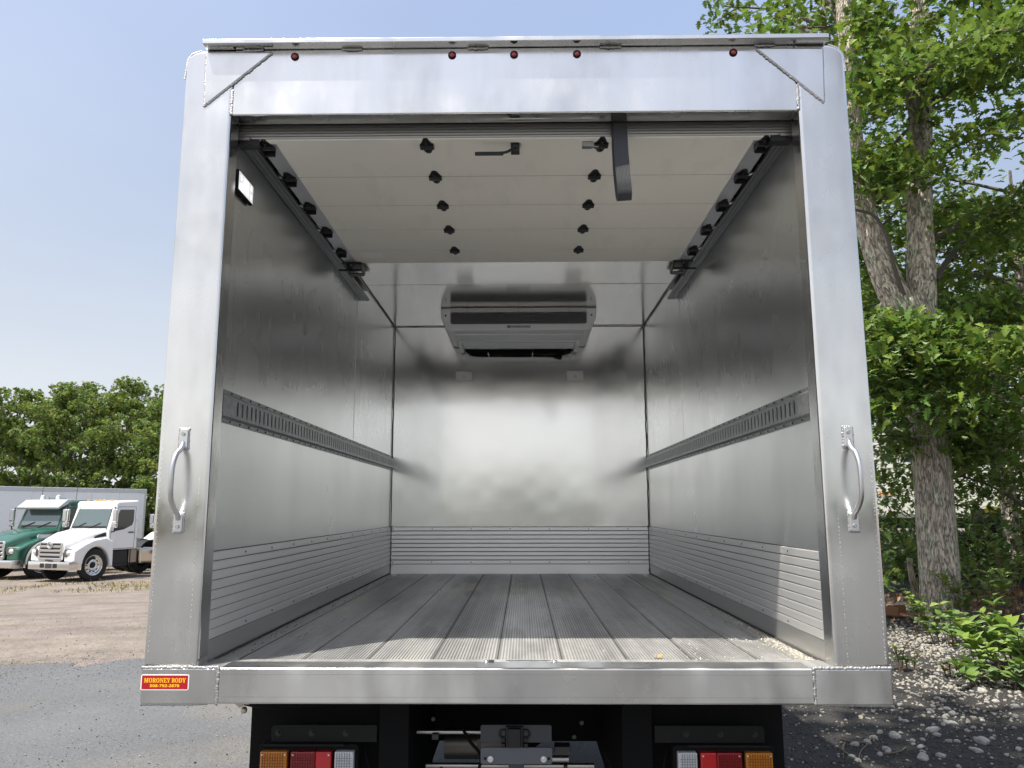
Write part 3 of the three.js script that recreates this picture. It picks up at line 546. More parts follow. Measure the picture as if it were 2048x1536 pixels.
  parts(h, 'bolt', [-.0875, .0985].map((x) => up(join([new THREE.CylinderGeometry(.0105, .0105, .003, 18).rotateX(Math.PI / 2).translate(x, -.354, -.241), new THREE.CylinderGeometry(.0055, .0055, .012, 6).rotateX(Math.PI / 2).translate(x, -.354, -.236)]))), zinc);
  parts(h, 'bolt_hole', [-.106, .117].map((x) => up(new THREE.CylinderGeometry(.0045, .0045, .003, 12).rotateX(Math.PI / 2).translate(x, -.352, -.2415))), blackPaint);
  // pipes, hoses, a bright reservoir, the springs' shackles
  parts(truck, 'air_pipe', [up(rod([-.37, -.312, -.42], [-.12, -.312, -.42], .0085)), up(rod([-.12, -.43, -.5], [.2, -.43, -.5], .012)), up(rod([-.35, -.47, -.55], [.3, -.47, -.55], .01))], std({ color: rgb(.55, .53, .50), metalness: 1, roughness: .35 }));
  parts(truck, 'air_tank', [up(rod([-.08, -.222, -.62], [.1, -.222, -.62], .035, 20)), up(rod([-.30, -.46, -.8], [-.05, -.46, -.8], .06, 20))], std({ color: rgb(.15, .14, .125), metalness: .9, roughness: .4 }));
  parts(truck, 'hose', [tube([[-.2, -.30, -.42], [-.17, -.34, -.40], [-.13, -.40, -.42], [-.16, -.50, -.45]], .006), tube([[.33, -.38, -.4], [.36, -.45, -.35], [.35, -.55, -.33]], .005), tube([[-.98, -.14, -.2], [-.9, -.17, -.25], [-.75, -.19, -.32], [-.5, -.17, -.38]], .02, 8), tube([[-.95, -.12, -.22], [-.8, -.15, -.3], [-.6, -.15, -.34]], .014, 8)].map(up), blackRubber);
  part(truck, 'cable_bolt', up(join([rod([-1.0, -.115, -.17], [-.955, -.165, -.2], .013, 6), new THREE.SphereGeometry(.012, 8, 6).translate(-.945, -.18, -.19), box(-.975, -.925, -.16, -.15, -.22, -.18, .002)])), std({ color: rgb(.6, .55, .48), metalness: .9, roughness: .35 }));
  parts(truck, 'junction_box', [b(.145, .205, -.40, -.37, -.5, -.44, .003), b(-.31, -.285, -.33, -.31, -.4, -.38, .002), b(-.145, -.13, -.375, -.335, -.42, -.41, .001)], std({ color: rgb(.06, .06, .06), roughness: .5 }));
  parts(truck, 'nut', [[-.30, -.245], [.24, -.257], [.212, -.305], [-.27, -.42], [.18, -.41]].map(([x, y]) => up(new THREE.CylinderGeometry(.008, .008, .02, 6).rotateX(Math.PI / 2).translate(x, y, -.34))), boltDark);
  part(truck, 'rear_axle', up(join([rod([-.95, -.67, -2.2], [.95, -.67, -2.2], .07, 14), new THREE.SphereGeometry(.22, 18, 12).translate(0, -.67, -2.2), rod([0, -.6, -2.2], [0, -.45, -6.5], .05)])), blackPaint);
  for (const s of [-1, 1]) for (const x of [.66, .98]) {
    const w = new THREE.TorusGeometry(.375, .135, 14, 40).rotateY(Math.PI / 2).scale(1, 1, 1).translate(s * x, -.665, -2.2); part(truck, 'rear_tyre', up(clean(w)), blackRubber);
  }
  part(truck, 'added_dark_sheet', b(-1.02, 1.02, -.75, -.113, -3.0, -2.96, 0), blackPaint);  // added black sheet, shuts out light from ahead so the underside stays dark
}
// ---------- the ground ----------
const height = (x, z) => {                                           // the yard falls away to the left, a low bank rises on the right
  const d = Math.hypot(Math.min(0, x + 2), Math.min(0, z)), away = x < 2 ? 1 : Math.max(0, 1 - (x - 2) / 6);
  return -.66 * smooth(6, 24, d) * away - .012 * Math.max(0, d - 24) * away + .13 * smooth(3.6, 6.2, x) * smooth(-1, -5, z) + .25 * smooth(9, 18, x) * smooth(-4, -14, z);
};
const dirtTone = data(1024, 1024, (u, v) => {
  const a = fbm(u, v, 5, 5, 201), b = fbm(u, v, 60, 3, 207), c = noise2(u * 400, v * 400, 400, 400, 211), k = .62 + .13 * (noise2(u * 2, v * 11, 2, 11, 219) - .5) + .42 * (a - .5) + .34 * (b - .5) + .42 * (c - .5) * smooth(.3, .7, b), p = smooth(.45, .7, fbm(u, v, 4, 3, 216));
  return [k * (1 - .03 * p), k * (.95 - .06 * p), k * (.88 + .01 * p)];
}, 3.1);
const dirtBump = data(512, 512, (u, v) => .5 + .8 * (fbm(u, v, 34, 4, 221) - .5), 1.3);
const dirtMat = std({ color: rgb(.285, .258, .234), roughness: .95, map: dirtTone, bumpMap: dirtBump, bumpScale: .012 });
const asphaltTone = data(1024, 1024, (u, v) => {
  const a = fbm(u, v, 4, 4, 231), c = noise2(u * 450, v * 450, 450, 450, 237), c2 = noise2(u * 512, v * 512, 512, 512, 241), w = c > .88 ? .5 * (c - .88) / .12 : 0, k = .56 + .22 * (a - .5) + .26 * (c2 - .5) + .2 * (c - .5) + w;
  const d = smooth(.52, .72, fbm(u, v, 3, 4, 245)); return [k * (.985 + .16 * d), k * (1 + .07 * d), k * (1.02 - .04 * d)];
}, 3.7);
const asphaltBump = data(512, 512, (u, v) => .5 + .6 * (noise2(u * 170, v * 170, 170, 170, 251) - .5) + .4 * (noise2(u * 256, v * 256, 256, 256, 255) - .5), .95);
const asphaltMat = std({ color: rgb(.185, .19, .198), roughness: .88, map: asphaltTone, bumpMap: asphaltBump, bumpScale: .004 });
const cinderTone = data(1024, 1024, (u, v) => {
  const a = fbm(u, v, 5, 5, 261), c = noise2(u * 330, v * 330, 330, 330, 267), w = c > .9 ? 1.6 * (c - .9) / .1 : 0, k = .5 + .5 * (a - .5) + .5 * (noise2(u * 512, v * 512, 512, 512, 269) - .5) + w;
  return [k, k * .985, k * .95];
}, 1.7);
const cinderMat = std({ color: rgb(.052, .050, .048), roughness: .95, map: cinderTone, bumpMap: dirtBump, bumpScale: .02 });
function terrain(xs, zs, lift, inside) {                             // a sheet over the ground; `inside` leaves cells out
  const pos = [], uv = [], idx = [];
  for (const z of zs) for (const x of xs) { pos.push(x, height(x, z) + lift, z); uv.push(x, z); }
  const n = xs.length;
  for (let j = 0; j < zs.length - 1; j++) for (let i = 0; i < n - 1; i++) if (!inside || inside((xs[i] + xs[i + 1]) / 2, (zs[j] + zs[j + 1]) / 2)) idx.push(j * n + i, (j + 1) * n + i, j * n + i + 1, j * n + i + 1, (j + 1) * n + i, (j + 1) * n + i + 1);
  const g = new THREE.BufferGeometry(); g.setAttribute('position', new THREE.Float32BufferAttribute(pos, 3)); g.setAttribute('uv', new THREE.Float32BufferAttribute(uv, 2)); g.setIndex(idx); g.computeVertexNormals(); return g;
}
const span = (a, b, s) => Array.from({ length: Math.round((b - a) / s) + 1 }, (_, i) => a + i * s);
const gx = [-400, -250, -160, -110, -80, ...span(-62, 40, 1), 60, 90, 140, 220, 400], gz = [-400, -250, -160, -110, ...span(-80, 30, 1), 50, 80, 140, 250, 400];
tag(part(scene, 'ground', terrain(gx, gz, 0), dirtMat), 'pale dusty gravel yard in the sun behind the asphalt', null, null, 'structure');
const wavy = (x, k) => .35 * (noise2(x * .9 + 50, k, 999, 999, 3) - .5) + .12 * (noise2(x * 4 + 50, k, 999, 999, 4) - .5);
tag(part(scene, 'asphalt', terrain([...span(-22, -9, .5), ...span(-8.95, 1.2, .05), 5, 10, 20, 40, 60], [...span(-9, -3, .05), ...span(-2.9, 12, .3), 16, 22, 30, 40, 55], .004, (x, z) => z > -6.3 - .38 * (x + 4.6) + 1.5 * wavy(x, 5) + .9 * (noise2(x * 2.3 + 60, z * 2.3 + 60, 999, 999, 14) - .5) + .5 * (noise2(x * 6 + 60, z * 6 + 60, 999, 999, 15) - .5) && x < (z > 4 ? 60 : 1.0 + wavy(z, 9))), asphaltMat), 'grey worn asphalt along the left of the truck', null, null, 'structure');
tag(part(scene, 'cinder_ground', terrain(span(.9, 14, .1), span(-24, 6.6, .1), .006, (x, z) => x > 1.0 + wavy(z, 9) && z < 5 + 3 * wavy(x, 22) && x < 12.6 + 2 * wavy(z, 12)), cinderMat), 'dark cinder ground under the trees beside the truck', null, null, 'structure');
{
  // loose stones: thousands too small to count, then the larger ones one by one
  const R = rng(515), blob = (seed) => { const r = rng(seed), g = new THREE.IcosahedronGeometry(1, 1), p = g.attributes.position, o = V(r() * 9, r() * 9, r() * 9); for (let i = 0; i < p.count; i++) { const v = V().fromBufferAttribute(p, i), k = .78 + .5 * noise2(v.x * 1.6 + o.x + 20, v.y * 1.6 + v.z * 1.3 + o.y + 20, 999, 999, seed); p.setXYZ(i, v.x * k, v.y * k * .72, v.z * k * .86); } g.computeVertexNormals(); return g; };
  const blobs = [1, 2, 3, 4, 5].map(blob), pale = std({ color: rgb(.38, .37, .345), roughness: .85, map: data(128, 128, (u, v) => .78 + .4 * (fbm(u, v, 6, 4, 301) - .5), .7) });
  const density = (x, z) => {                                        // a bank of pale stone beside the trunk, thinning towards the truck
    const a = Math.exp(-(((x - 4.85) / .7) ** 2 + ((z + 7.4) / .95) ** 2)), b = .95 * Math.exp(-(((x - 4.05 + .30 * (z + 5.0)) / .42) ** 2 + ((z + 5.2) / 1.0) ** 2)), c = .10 * Math.exp(-(((x - 3.6) / 1.0) ** 2 + ((z + 4.0) / 1.2) ** 2));
    return Math.min(1, 1.25 * a + b + c) * (.25 + 1.1 * noise2(x * 1.9 + 30, z * 1.9 + 30, 999, 999, 31)) + .012;
  };
  const per = blobs.map(() => []);
  for (let k = 0; k < 62000; k++) { const x = 1.3 + R() * 9.5, z = -10.5 + R() * 9.2; if (R() < density(x, z)) per[Math.floor(R() * 5)].push([x, z, .009 + .018 * R() * R()]); else if (R() < .10) per[Math.floor(R() * 5)].push([x, z, .004 + .009 * R() * R()]); }
  const m = new THREE.Matrix4(), q = new THREE.Quaternion();
  const put = (list, geo, mat, name, label, tone) => {
    const im = new THREE.InstancedMesh(geo, mat, list.length);
    list.forEach(([x, z, s], i) => { q.setFromEuler(new THREE.Euler((R() - .5) * .9, R() * 6.28, (R() - .5) * .9)); m.compose(V(x, height(x, z) + .008 + s * .25, z), q, V(s, s, s)); im.setMatrixAt(i, m); im.setColorAt(i, tone()); });
    im.name = numbered(name); im.castShadow = im.receiveShadow = true; scene.add(im); tag(im, label, 'gravel', null, 'stuff');
  };
  per.forEach((l, i) => put(l, blobs[i], pale, 'gravel', 'pale loose stones strewn over the dark ground beside the truck', () => { const k = .55 + .6 * R(), w = R(); return rgb(k, k * (.98 - .03 * w), k * (.95 - .12 * w)); }));
  const grains = []; for (let k = 0; k < 22000; k++) { const x = -9 + R() * 9.6, e = -6.3 - .38 * (x + 4.6), z = k % 3 ? -12 + R() * 12.4 : e + (R() + R() + R() - 1.5) * 1.1; grains.push([x, z, .0025 + .0075 * R() * R() * R()]); }
  put(grains, blobs[2], std({ color: rgb(.22, .21, .20), roughness: .9 }), 'gravel', 'fine crumbs of stone on the asphalt and dirt left of the truck', () => { const k = R() < .25 ? .12 + .2 * R() : .6 + R(); return rgb(k, k * .97, k * .92); });
  const dark = []; for (let k = 0; k < 26000; k++) { const x = 1.1 + R() * 6.5, z = -8 + R() * 8.3; dark.push([x, z, .0035 + .008 * R() * R()]); }
  put(dark, blobs[0], std({ color: rgb(.10, .098, .095), roughness: .9 }), 'gravel', 'dark cinder crumbs on the ground right of the truck', () => { const k = .3 + 1.5 * R() * R(); return rgb(k, k, k * .96); });
  // individual stones, placed where the photograph shows single ones
  const spots = [[1790, 1477, 34], [1846, 1520, 36], [1962, 1487, 40], [1955, 1505, 28], [1866, 1464, 34], [1842, 1497, 20], [1735, 1488, 26], [1746, 1478, 22], [1709, 1492, 28], [1773, 1502, 28], [1777, 1507, 22], [1882, 1515, 24], [1905, 1450, 26], [1874, 1472, 20], [1893, 1447, 20], [1845, 1482, 18], [1812, 1445, 20], [1785, 1423, 12], [1825, 1484, 18], [1738, 1440, 14], [1760, 1512, 20], [1985, 1480, 18], [2038, 1500, 18], [1944, 1500, 18], [1960, 1385, 30], [1940, 1360, 24], [1905, 1430, 22], [1800, 1412, 18], [2030, 1415, 20], [1992, 1405, 18], [1887, 1452, 18], [1873, 1350, 16], [1846, 1505, 16], [2040, 1480, 14], [1930, 1376, 20], [1860, 1424, 22], [1895, 1420, 20], [1705, 1517, 26], [1716, 1524, 20], [1770, 1330, 14]];
  const kinds = ['flat', 'rounded', 'angular', 'knobbly', 'oval'];
  spots.forEach(([u, v, px], i) => {
    const p = groundAt(u, v);
    const s = px * .31 * (camera.position.distanceTo(p)) / 1547, o = new THREE.Mesh(blobs[i % 5], pale); o.name = numbered('stone'); o.scale.set(s, s * (.75 + .3 * R()), s * .9); o.rotation.set((R() - .5) * .5, R() * 6, (R() - .5) * .5); o.position.set(p.x, height(p.x, p.z) + s * .3, p.z); o.castShadow = o.receiveShadow = true; scene.add(o);
    tag(o, 'single pale stone lying on the dark cinder ground right of the truck', 'stone', 'pale stones scattered on the cinder ground');
  });
  // twigs
  const bark = std({ color: rgb(.16, .12, .085), roughness: .9 });
  for (const [pts, r, label] of [[[[1680, 1482], [1700, 1488], [1730, 1490], [1745, 1478]], .006, 'thin bent twig lying nearest the black mud flap'], [[[1690, 1490], [1688, 1508], [1712, 1520]], .006, 'short hooked twig lying below the bent twig near the truck'], [[[1745, 1476], [1738, 1490], [1722, 1508], [1718, 1530]], .004, 'dark thin stick lying across the stones near the bottom edge'], [[[1752, 1505], [1770, 1512], [1800, 1508], [1812, 1500]], .005, 'curved pale twig among the stones right of the dark stick'], [[[1940, 1422], [1960, 1423], [1982, 1426]], .006, 'straight pale twig on the gravel below the bright shrub']]) {
    const w = pts.map(([u, v]) => { const p = groundAt(u, v); return [p.x, height(p.x, p.z) + .018, p.z]; });
    tag(part(scene, 'twig', tube(w, r, 6, 24), bark), label, 'twig');
  }
  // thin weeds and grass at the edge of the yard on the left
  const blade = new THREE.BufferGeometry(); blade.setAttribute('position', new THREE.Float32BufferAttribute([-.006, 0, 0, .006, 0, 0, .003, .09, .02, -.006, 0, 0, .003, .09, .02, 0, .15, .06], 3)); blade.computeVertexNormals();
  const gr = new THREE.InstancedMesh(blade, std({ color: rgb(.20, .19, .06), roughness: .9 }), 9000);
  for (let i = 0; i < 9000; i++) { const t = R(), x = -27 + 20 * R(), z = -21.2 - .16 * (x + 17) + (t < .7 ? 4.2 * R() - 1.0 : 10 * R() - 9), s = .35 + .8 * R(); q.setFromEuler(new THREE.Euler((R() - .5) * .8, R() * 6.28, (R() - .5) * .8)); m.compose(V(x, height(x, z), z), q, V(s * 1.6, s * .6, s)); if (noise2(x * .8 + 60, z * .8 + 60, 999, 999, 8) < .45) m.scale(V(.01, .01, .01)); gr.setMatrixAt(i, m); const k = .6 + .8 * R(); gr.setColorAt(i, rgb(k * 1.1, k, k * .8)); }
  gr.name = 'grass'; scene.add(gr); tag(gr, 'sparse yellowish grass in front of the parked trucks', 'grass', null, 'stuff');
}

// ---------- plants ----------
function taperedTube(pts, radii, sides, seg, rough = 0, seed = 1) {
  const c = new THREE.CatmullRomCurve3(pts.map((p) => p.isVector3 ? p : V(...p))), pos = [], uv = [], idx = []; let len = 0, prev = c.getPoint(0), side = V(1, 0, 0);
  for (let i = 0; i <= seg; i++) {
    const t = i / seg, p = c.getPoint(t), tan = c.getTangent(t); len += p.distanceTo(prev); prev = p;
    const f = t * (radii.length - 1), k = Math.min(radii.length - 2, Math.floor(f)), r = radii[k] + (radii[k + 1] - radii[k]) * (f - k);
    side = side.clone().sub(tan.clone().multiplyScalar(side.dot(tan))).normalize(); const up2 = V().crossVectors(tan, side);
    for (let j = 0; j <= sides; j++) {
      const a = j / sides * 6.28318, ca = Math.cos(a), sa = Math.sin(a);
      const n = rough ? rough * (1.4 * (noise2(ca * 6 + 40, sa * 6 + 40 + len * 1.5, 999, 999, seed) - .5) + .7 * (noise2(ca * 2 + 40, sa * 2 + len + 40, 999, 999, seed + 1) - .5)) : 0, q = r * (1 + n);
      pos.push(p.x + (side.x * ca + up2.x * sa) * q, p.y + (side.y * ca + up2.y * sa) * q, p.z + (side.z * ca + up2.z * sa) * q); uv.push(j / sides * Math.max(1, Math.round(radii[0] * 6.28 / .35)) * .35, len);
    }
  }
  for (let i = 0; i < seg; i++) for (let j = 0; j < sides; j++) { const a = i * (sides + 1) + j, b = a + sides + 1; idx.push(a, b, a + 1, a + 1, b, b + 1); }
  const g = new THREE.BufferGeometry(); g.setAttribute('position', new THREE.Float32BufferAttribute(pos, 3)); g.setAttribute('uv', new THREE.Float32BufferAttribute(uv, 2)); g.setIndex(idx); g.computeVertexNormals(); return clean(g);
}
const ridge = (u, v) => { const w = fbm(u, v, 8, 3, 401, 8) - .5, a = Math.abs(2 * noise2((u + w * .07 + 1) * 26, (v + w * .05 + 1) * 15, 26, 15, 409) - 1), b = noise2((u - w * .06 + 1) * 34, (v + w * .06 + 1) * 30, 34, 30, 413), c = noise2((u + 1) * 60, (v + 1) * 44, 60, 44, 419), f = fbm(u, v, 6, 3, 417, 10); return clamp(.12 + .55 * Math.min(1, 1.6 * a) + .55 * (b - .4) + .4 * (c - .5) + .3 * (f - .5)); };
const barkTone = data(512, 1024, (u, v) => { const r = ridge(u, v), l = smooth(.56, .72, fbm(u, v, 5, 4, 421, 4)), k = .22 + .80 * r; return [k * (1 - .12 * l), k * (.92 + .06 * l), k * (.83 - .06 * l)]; }, .7, false, 1.4);
const barkBump = data(512, 1024, ridge, .7, false, 1.4);
const barkMat = std({ color: rgb(.74, .70, .64), roughness: .95, map: barkTone, bumpMap: barkBump, bumpScale: .035 });
const branchMat = std({ color: rgb(.105, .09, .075), roughness: .95 });
const paleBranch = std({ color: rgb(.26, .235, .205), roughness: .95, map: barkTone });
const leafMat = (r, g, b) => phy({ color: rgb(r, g, b), roughness: .93, transmission: .46, thickness: 0, ior: 1.25 });
// a lobed oak leaf about 1 long, folded a little along its midrib
const oakLeaf = (() => {
  const half = [[0, 0], [.05, .10], [.16, .20], [.09, .29], [.28, .40], [.13, .50], [.36, .66], [.16, .72], [.22, .90], [.07, .87], [0, 1.02]];
  const pos = [];
  for (const s of [-1, 1]) for (let i = 0; i < half.length - 1; i++) { const [ax, ay] = half[i], [bx, by] = half[i + 1], f = (x, y) => [s * x, y, .35 * x - .22 * y * y]; pos.push(...f(0, ay), ...f(ax, ay), ...f(bx, by), ...f(0, ay), ...f(bx, by), ...f(0, by)); }
  const g = new THREE.BufferGeometry(); g.setAttribute('position', new THREE.Float32BufferAttribute(pos, 3)); g.computeVertexNormals(); return clean(g);
})();
const ovalLeaf = (() => {
  const half = [[0, 0], [.17, .06], [.33, .22], [.37, .40], [.30, .60], [.17, .80], [.05, .95], [0, 1.03]], pos = [];
  for (const s of [-1, 1]) for (let i = 0; i < half.length - 1; i++) { const [ax, ay] = half[i], [bx, by] = half[i + 1], f = (x, y) => [s * x, y, .30 * x - .26 * y * y]; pos.push(...f(0, ay), ...f(ax, ay), ...f(bx, by), ...f(0, ay), ...f(bx, by), ...f(0, by)); }
  const g = new THREE.BufferGeometry(); g.setAttribute('position', new THREE.Float32BufferAttribute(pos, 3)); g.computeVertexNormals(); return clean(g);
})();
const spray = new THREE.BufferGeometry();                            // a few small leaves on one twig, for crowns far away
{
  const pos = [], R = rng(12);
  for (let k = 0; k < 6; k++) { const a = k * 1.05 + R(), t = .2 + .5 * R(), m = new THREE.Matrix4().compose(V(.35 * Math.cos(a) * t, .12 * (R() - .5), .35 * Math.sin(a) * t), new THREE.Quaternion().setFromEuler(new THREE.Euler(-1.2 + R() * .9, a, (R() - .5))), V(1, 1, 1)); for (const [x, y] of [[0, 0], [.13, .16], [0, .42], [0, 0], [0, .42], [-.13, .16]]) { const v = V(x, y, Math.abs(x) * .5).applyMatrix4(m); pos.push(v.x, v.y, v.z); } }
  spray.setAttribute('position', new THREE.Float32BufferAttribute(pos, 3)); spray.computeVertexNormals();
}
const M4 = new THREE.Matrix4(), Q4 = new THREE.Quaternion();
function foliage(parent, name, list, geo, mat, tone, seed) {         // list of [x, y, z, size]: leaves as copies
  const R = rng(seed), im = new THREE.InstancedMesh(geo, mat, list.length);
  list.forEach(([x, y, z, s], i) => { const yaw = R() * 6.283, lean = -.95 + 1.9 * (R() - .5); Q4.setFromEuler(new THREE.Euler(lean, yaw, (R() - .5) * 1.1, 'YXZ')); M4.compose(V(x, y, z), Q4, V(s, s, s)); im.setMatrixAt(i, M4); im.setColorAt(i, tone(R)); });
  im.name = name; im.castShadow = im.receiveShadow = true; parent.add(im); im.userData.kind = 'stuff'; return im;
}
// --- far trees: three kinds built once, then copied ---
function farTree(h, seed, spread) {
  const R = rng(seed), g = new THREE.Group(), wood = [], leaves = [];
  const lean = [(R() - .5) * .8, (R() - .5) * .8], top = h * .86;
  wood.push(taperedTube([[0, -.3, 0], [lean[0] * .3, h * .25, lean[1] * .3], [lean[0], h * .55, lean[1]], [lean[0] * 1.4, top, lean[1] * 1.4]], [h * .016, h * .012, h * .008, h * .0025], 8, 14, .1, seed));
  const clump = (c, r, n) => { for (let i = 0; i < n; i++) { const a = V(R() - .5, R() - .5, R() - .5).normalize().multiplyScalar(r * Math.pow(R(), .5)); leaves.push([c.x + a.x * 1.15, c.y + a.y * .6, c.z + a.z * 1.15, .34 + .30 * R()]); } };
  const n = 17;
  for (let k = 0; k < n; k++) {
    const t = .22 + .70 * (k + R() * .6) / n, a = k * 2.4 + R(), L = spread * (1.12 - Math.pow(Math.abs(t - .58) * 1.9, 2)) * (.65 + .5 * R()), y0 = h * t * .84, c = V(lean[0] * t, y0, lean[1] * t), e = c.clone().add(V(Math.cos(a) * L, L * (.35 + .45 * R()), Math.sin(a) * L)), mid = c.clone().lerp(e, .5).add(V(0, .25 * L * (R() - .2), 0));
    wood.push(taperedTube([c, mid, e], [h * .006 * (1.25 - t), h * .004 * (1.25 - t), .012], 5, 7));
    for (let j = 0; j < 4; j++) { const p = c.clone().lerp(e, .45 + .2 * j).add(V((R() - .5) * 1.3, (R() - .3) * .9, (R() - .5) * 1.3)); clump(p, .55 + .45 * R(), 34); if (j % 2) wood.push(taperedTube([mid.clone(), mid.clone().lerp(p, .6).add(V(0, .1, 0)), p], [.03, .02, .008], 4, 4)); }
  }
  clump(V(lean[0] * 1.3, h * .92, lean[1] * 1.3), 1.1, 130); clump(V(lean[0] * 1.3 + .6, h * .85, lean[1] * 1.3), 1.0, 110);
  part(g, 'trunk', join(wood), std({ color: rgb(.24, .215, .19), roughness: .95 }));
  foliage(g, 'crown', leaves, spray, leafMat(.150, .215, .052), (q) => { const k = .55 + .95 * q(), w = q(); return rgb(k * (.85 + .35 * w), k, k * (.95 - .35 * w)); }, seed + 5);
  return g;
}
const farKinds = [farTree(11.5, 31, 3.0), farTree(12.6, 47, 2.7), farTree(10.2, 59, 2.8)];
function placeFar(kind, x, z, k, turn, label, group) {
  const t = farKinds[kind].clone(); t.name = numbered('leafy_tree'); t.position.set(x, height(x, z), z); t.scale.set(k, k, k); t.rotation.y = turn; scene.add(t); return tag(t, label, 'tree', group);
}
const rowGroup = 'trees in the row behind the trailer';
[['cut by the left edge of the photo', 0, -39.5, -35, .66, .3], ['second from the left edge', 2, -36.4, -38, .74, 1.2], ['above the green truck visor', 1, -33.4, -36, .60, 2.2], ['broad one above the white truck windscreen', 0, -30.6, -38.5, .69, 4.1], ['low one between two broad crowns', 1, -28.2, -36, .60, .9], ['tallest, its bare limbs showing sky', 2, -25.8, -37, .88, 5.2], ['second tallest, right of the tallest', 0, -23.2, -36, .80, 2.9], ['close against the left post of the silver truck', 1, -20.4, -37, .76, 3.7], ['mostly hidden by the left post of the silver truck', 2, -17.6, -36, .84, 1.9], ['hidden by the silver truck', 0, -14.5, -37, .8, 1.1]]
  .forEach(([w, k, x, z, s, a]) => placeFar(k, x, z, s, a, 'leafy tree behind the white trailer, ' + w, rowGroup));
[['at the left edge', 0, -44, -45, .80, .1], ['above the green truck', 1, -39, -46, .76, 2.0], ['left of the tallest crown', 2, -33, -46, .84, 3.3], ['behind the tallest crown', 1, -27.5, -45, .86, 4.4], ['beside the silver truck', 0, -22, -46, .95, 5]]
  .forEach(([w, k, x, z, s, a]) => placeFar(k, x, z, s, a, 'tree of the second rank seen through gaps, ' + w, 'trees of the second rank behind the trailer'));
// low growth below that row
{
  const R = rng(61), l = []; for (let i = 0; i < 15000; i++) { const x = -42 + 34 * R(), z = -33.5 - 5 * R(); l.push([x, height(x, z) + 2.9 * Math.pow(R(), 1.2) * (.6 + .6 * noise2(x * .5 + 50, z + 50, 999, 999, 5)), z, .28 + .35 * R()]); }
  const u = foliage(scene, 'undergrowth', l, spray, leafMat(.12, .175, .045), (q) => { const k = .5 + .7 * q(); return rgb(k * 1.1, k, k * .8); }, 62); tag(u, 'low green undergrowth behind the parked trailer', 'undergrowth', null, 'stuff');
  // a paler bush at the trailer's end
  const b = thing('bush', 'pale green bush rising over the end of the white trailer', 'bush', [-12.9, height(-12.9, -31.5), -31.5]), lb = [];
  for (let k = 0; k < 26; k++) { const c = [2.6 * (R() - .5), .8 + 3.0 * R(), 1.6 * (R() - .5)]; for (let i = 0; i < 60; i++) lb.push([c[0] + (R() - .5) * 1.3, c[1] + (R() - .5) * .7, c[2] + (R() - .5) * 1.2, .24 + .22 * R()]); }
  part(b, 'stem', join([[-.4, 0], [.1, .2], [.5, -.1]].map(([x, z]) => taperedTube([[x * .3, -.2, z * .3], [x, 1.6, z], [x * 1.8, 3.2, z]], [.05, .035, .01], 6, 6))), branchMat);
  foliage(b, 'foliage', lb, spray, leafMat(.17, .225, .07), (q) => { const k = .7 + .6 * q(); return rgb(k * 1.05, k, k * .9); }, 63);
}
// --- the forked oak beside the truck ---
function limbs(R, from, to, r0, wood, tips, n = 3, droop = .1, reach = 1) {     // one limb with side twigs; its tips carry the leaves
  const mid = from.clone().lerp(to, .5).add(V((R() - .5) * .5, .22 * from.distanceTo(to) * (R() - .2), (R() - .5) * .5));
  wood.push(taperedTube([from, mid, to], [r0, r0 * .6, r0 * .22], 7, 10, .12, 7)); tips.push(to);
  for (let k = 0; k < n; k++) { const t = .4 + .55 * (k + R()) / n, c = new THREE.CatmullRomCurve3([from, mid, to]).getPoint(t), L = reach * from.distanceTo(to) * (.22 + .3 * R()), a = R() * 6.283, e = c.clone().add(V(Math.cos(a) * L, (R() - .5) * L * .8 - droop * L, Math.sin(a) * L)); wood.push(taperedTube([c, c.clone().lerp(e, .5).add(V(0, .06 * L, 0)), e], [r0 * .32, r0 * .2, .006], 5, 5)); tips.push(e, c.clone().lerp(e, .6)); }
}
function bunch(R, list, c, r, n, size, flat = .55) { for (let i = 0; i < n; i++) { const a = V(R() - .5, R() - .5, R() - .5).normalize().multiplyScalar(r * Math.pow(R(), .45)); list.push([c.x + a.x, c.y + a.y * flat - .12 * a.length(), c.z + a.z, size * (.7 + .55 * R())]); } }
const oakTone = (q) => { const k = .55 + .95 * q(), w = q(); return rgb(k * (.80 + .42 * w), k, k * (1.0 - .35 * w)); };
const oakGreen = leafMat(.135, .215, .040), oakDeep = leafMat(.105, .170, .036), oakBright = leafMat(.18, .27, .045);
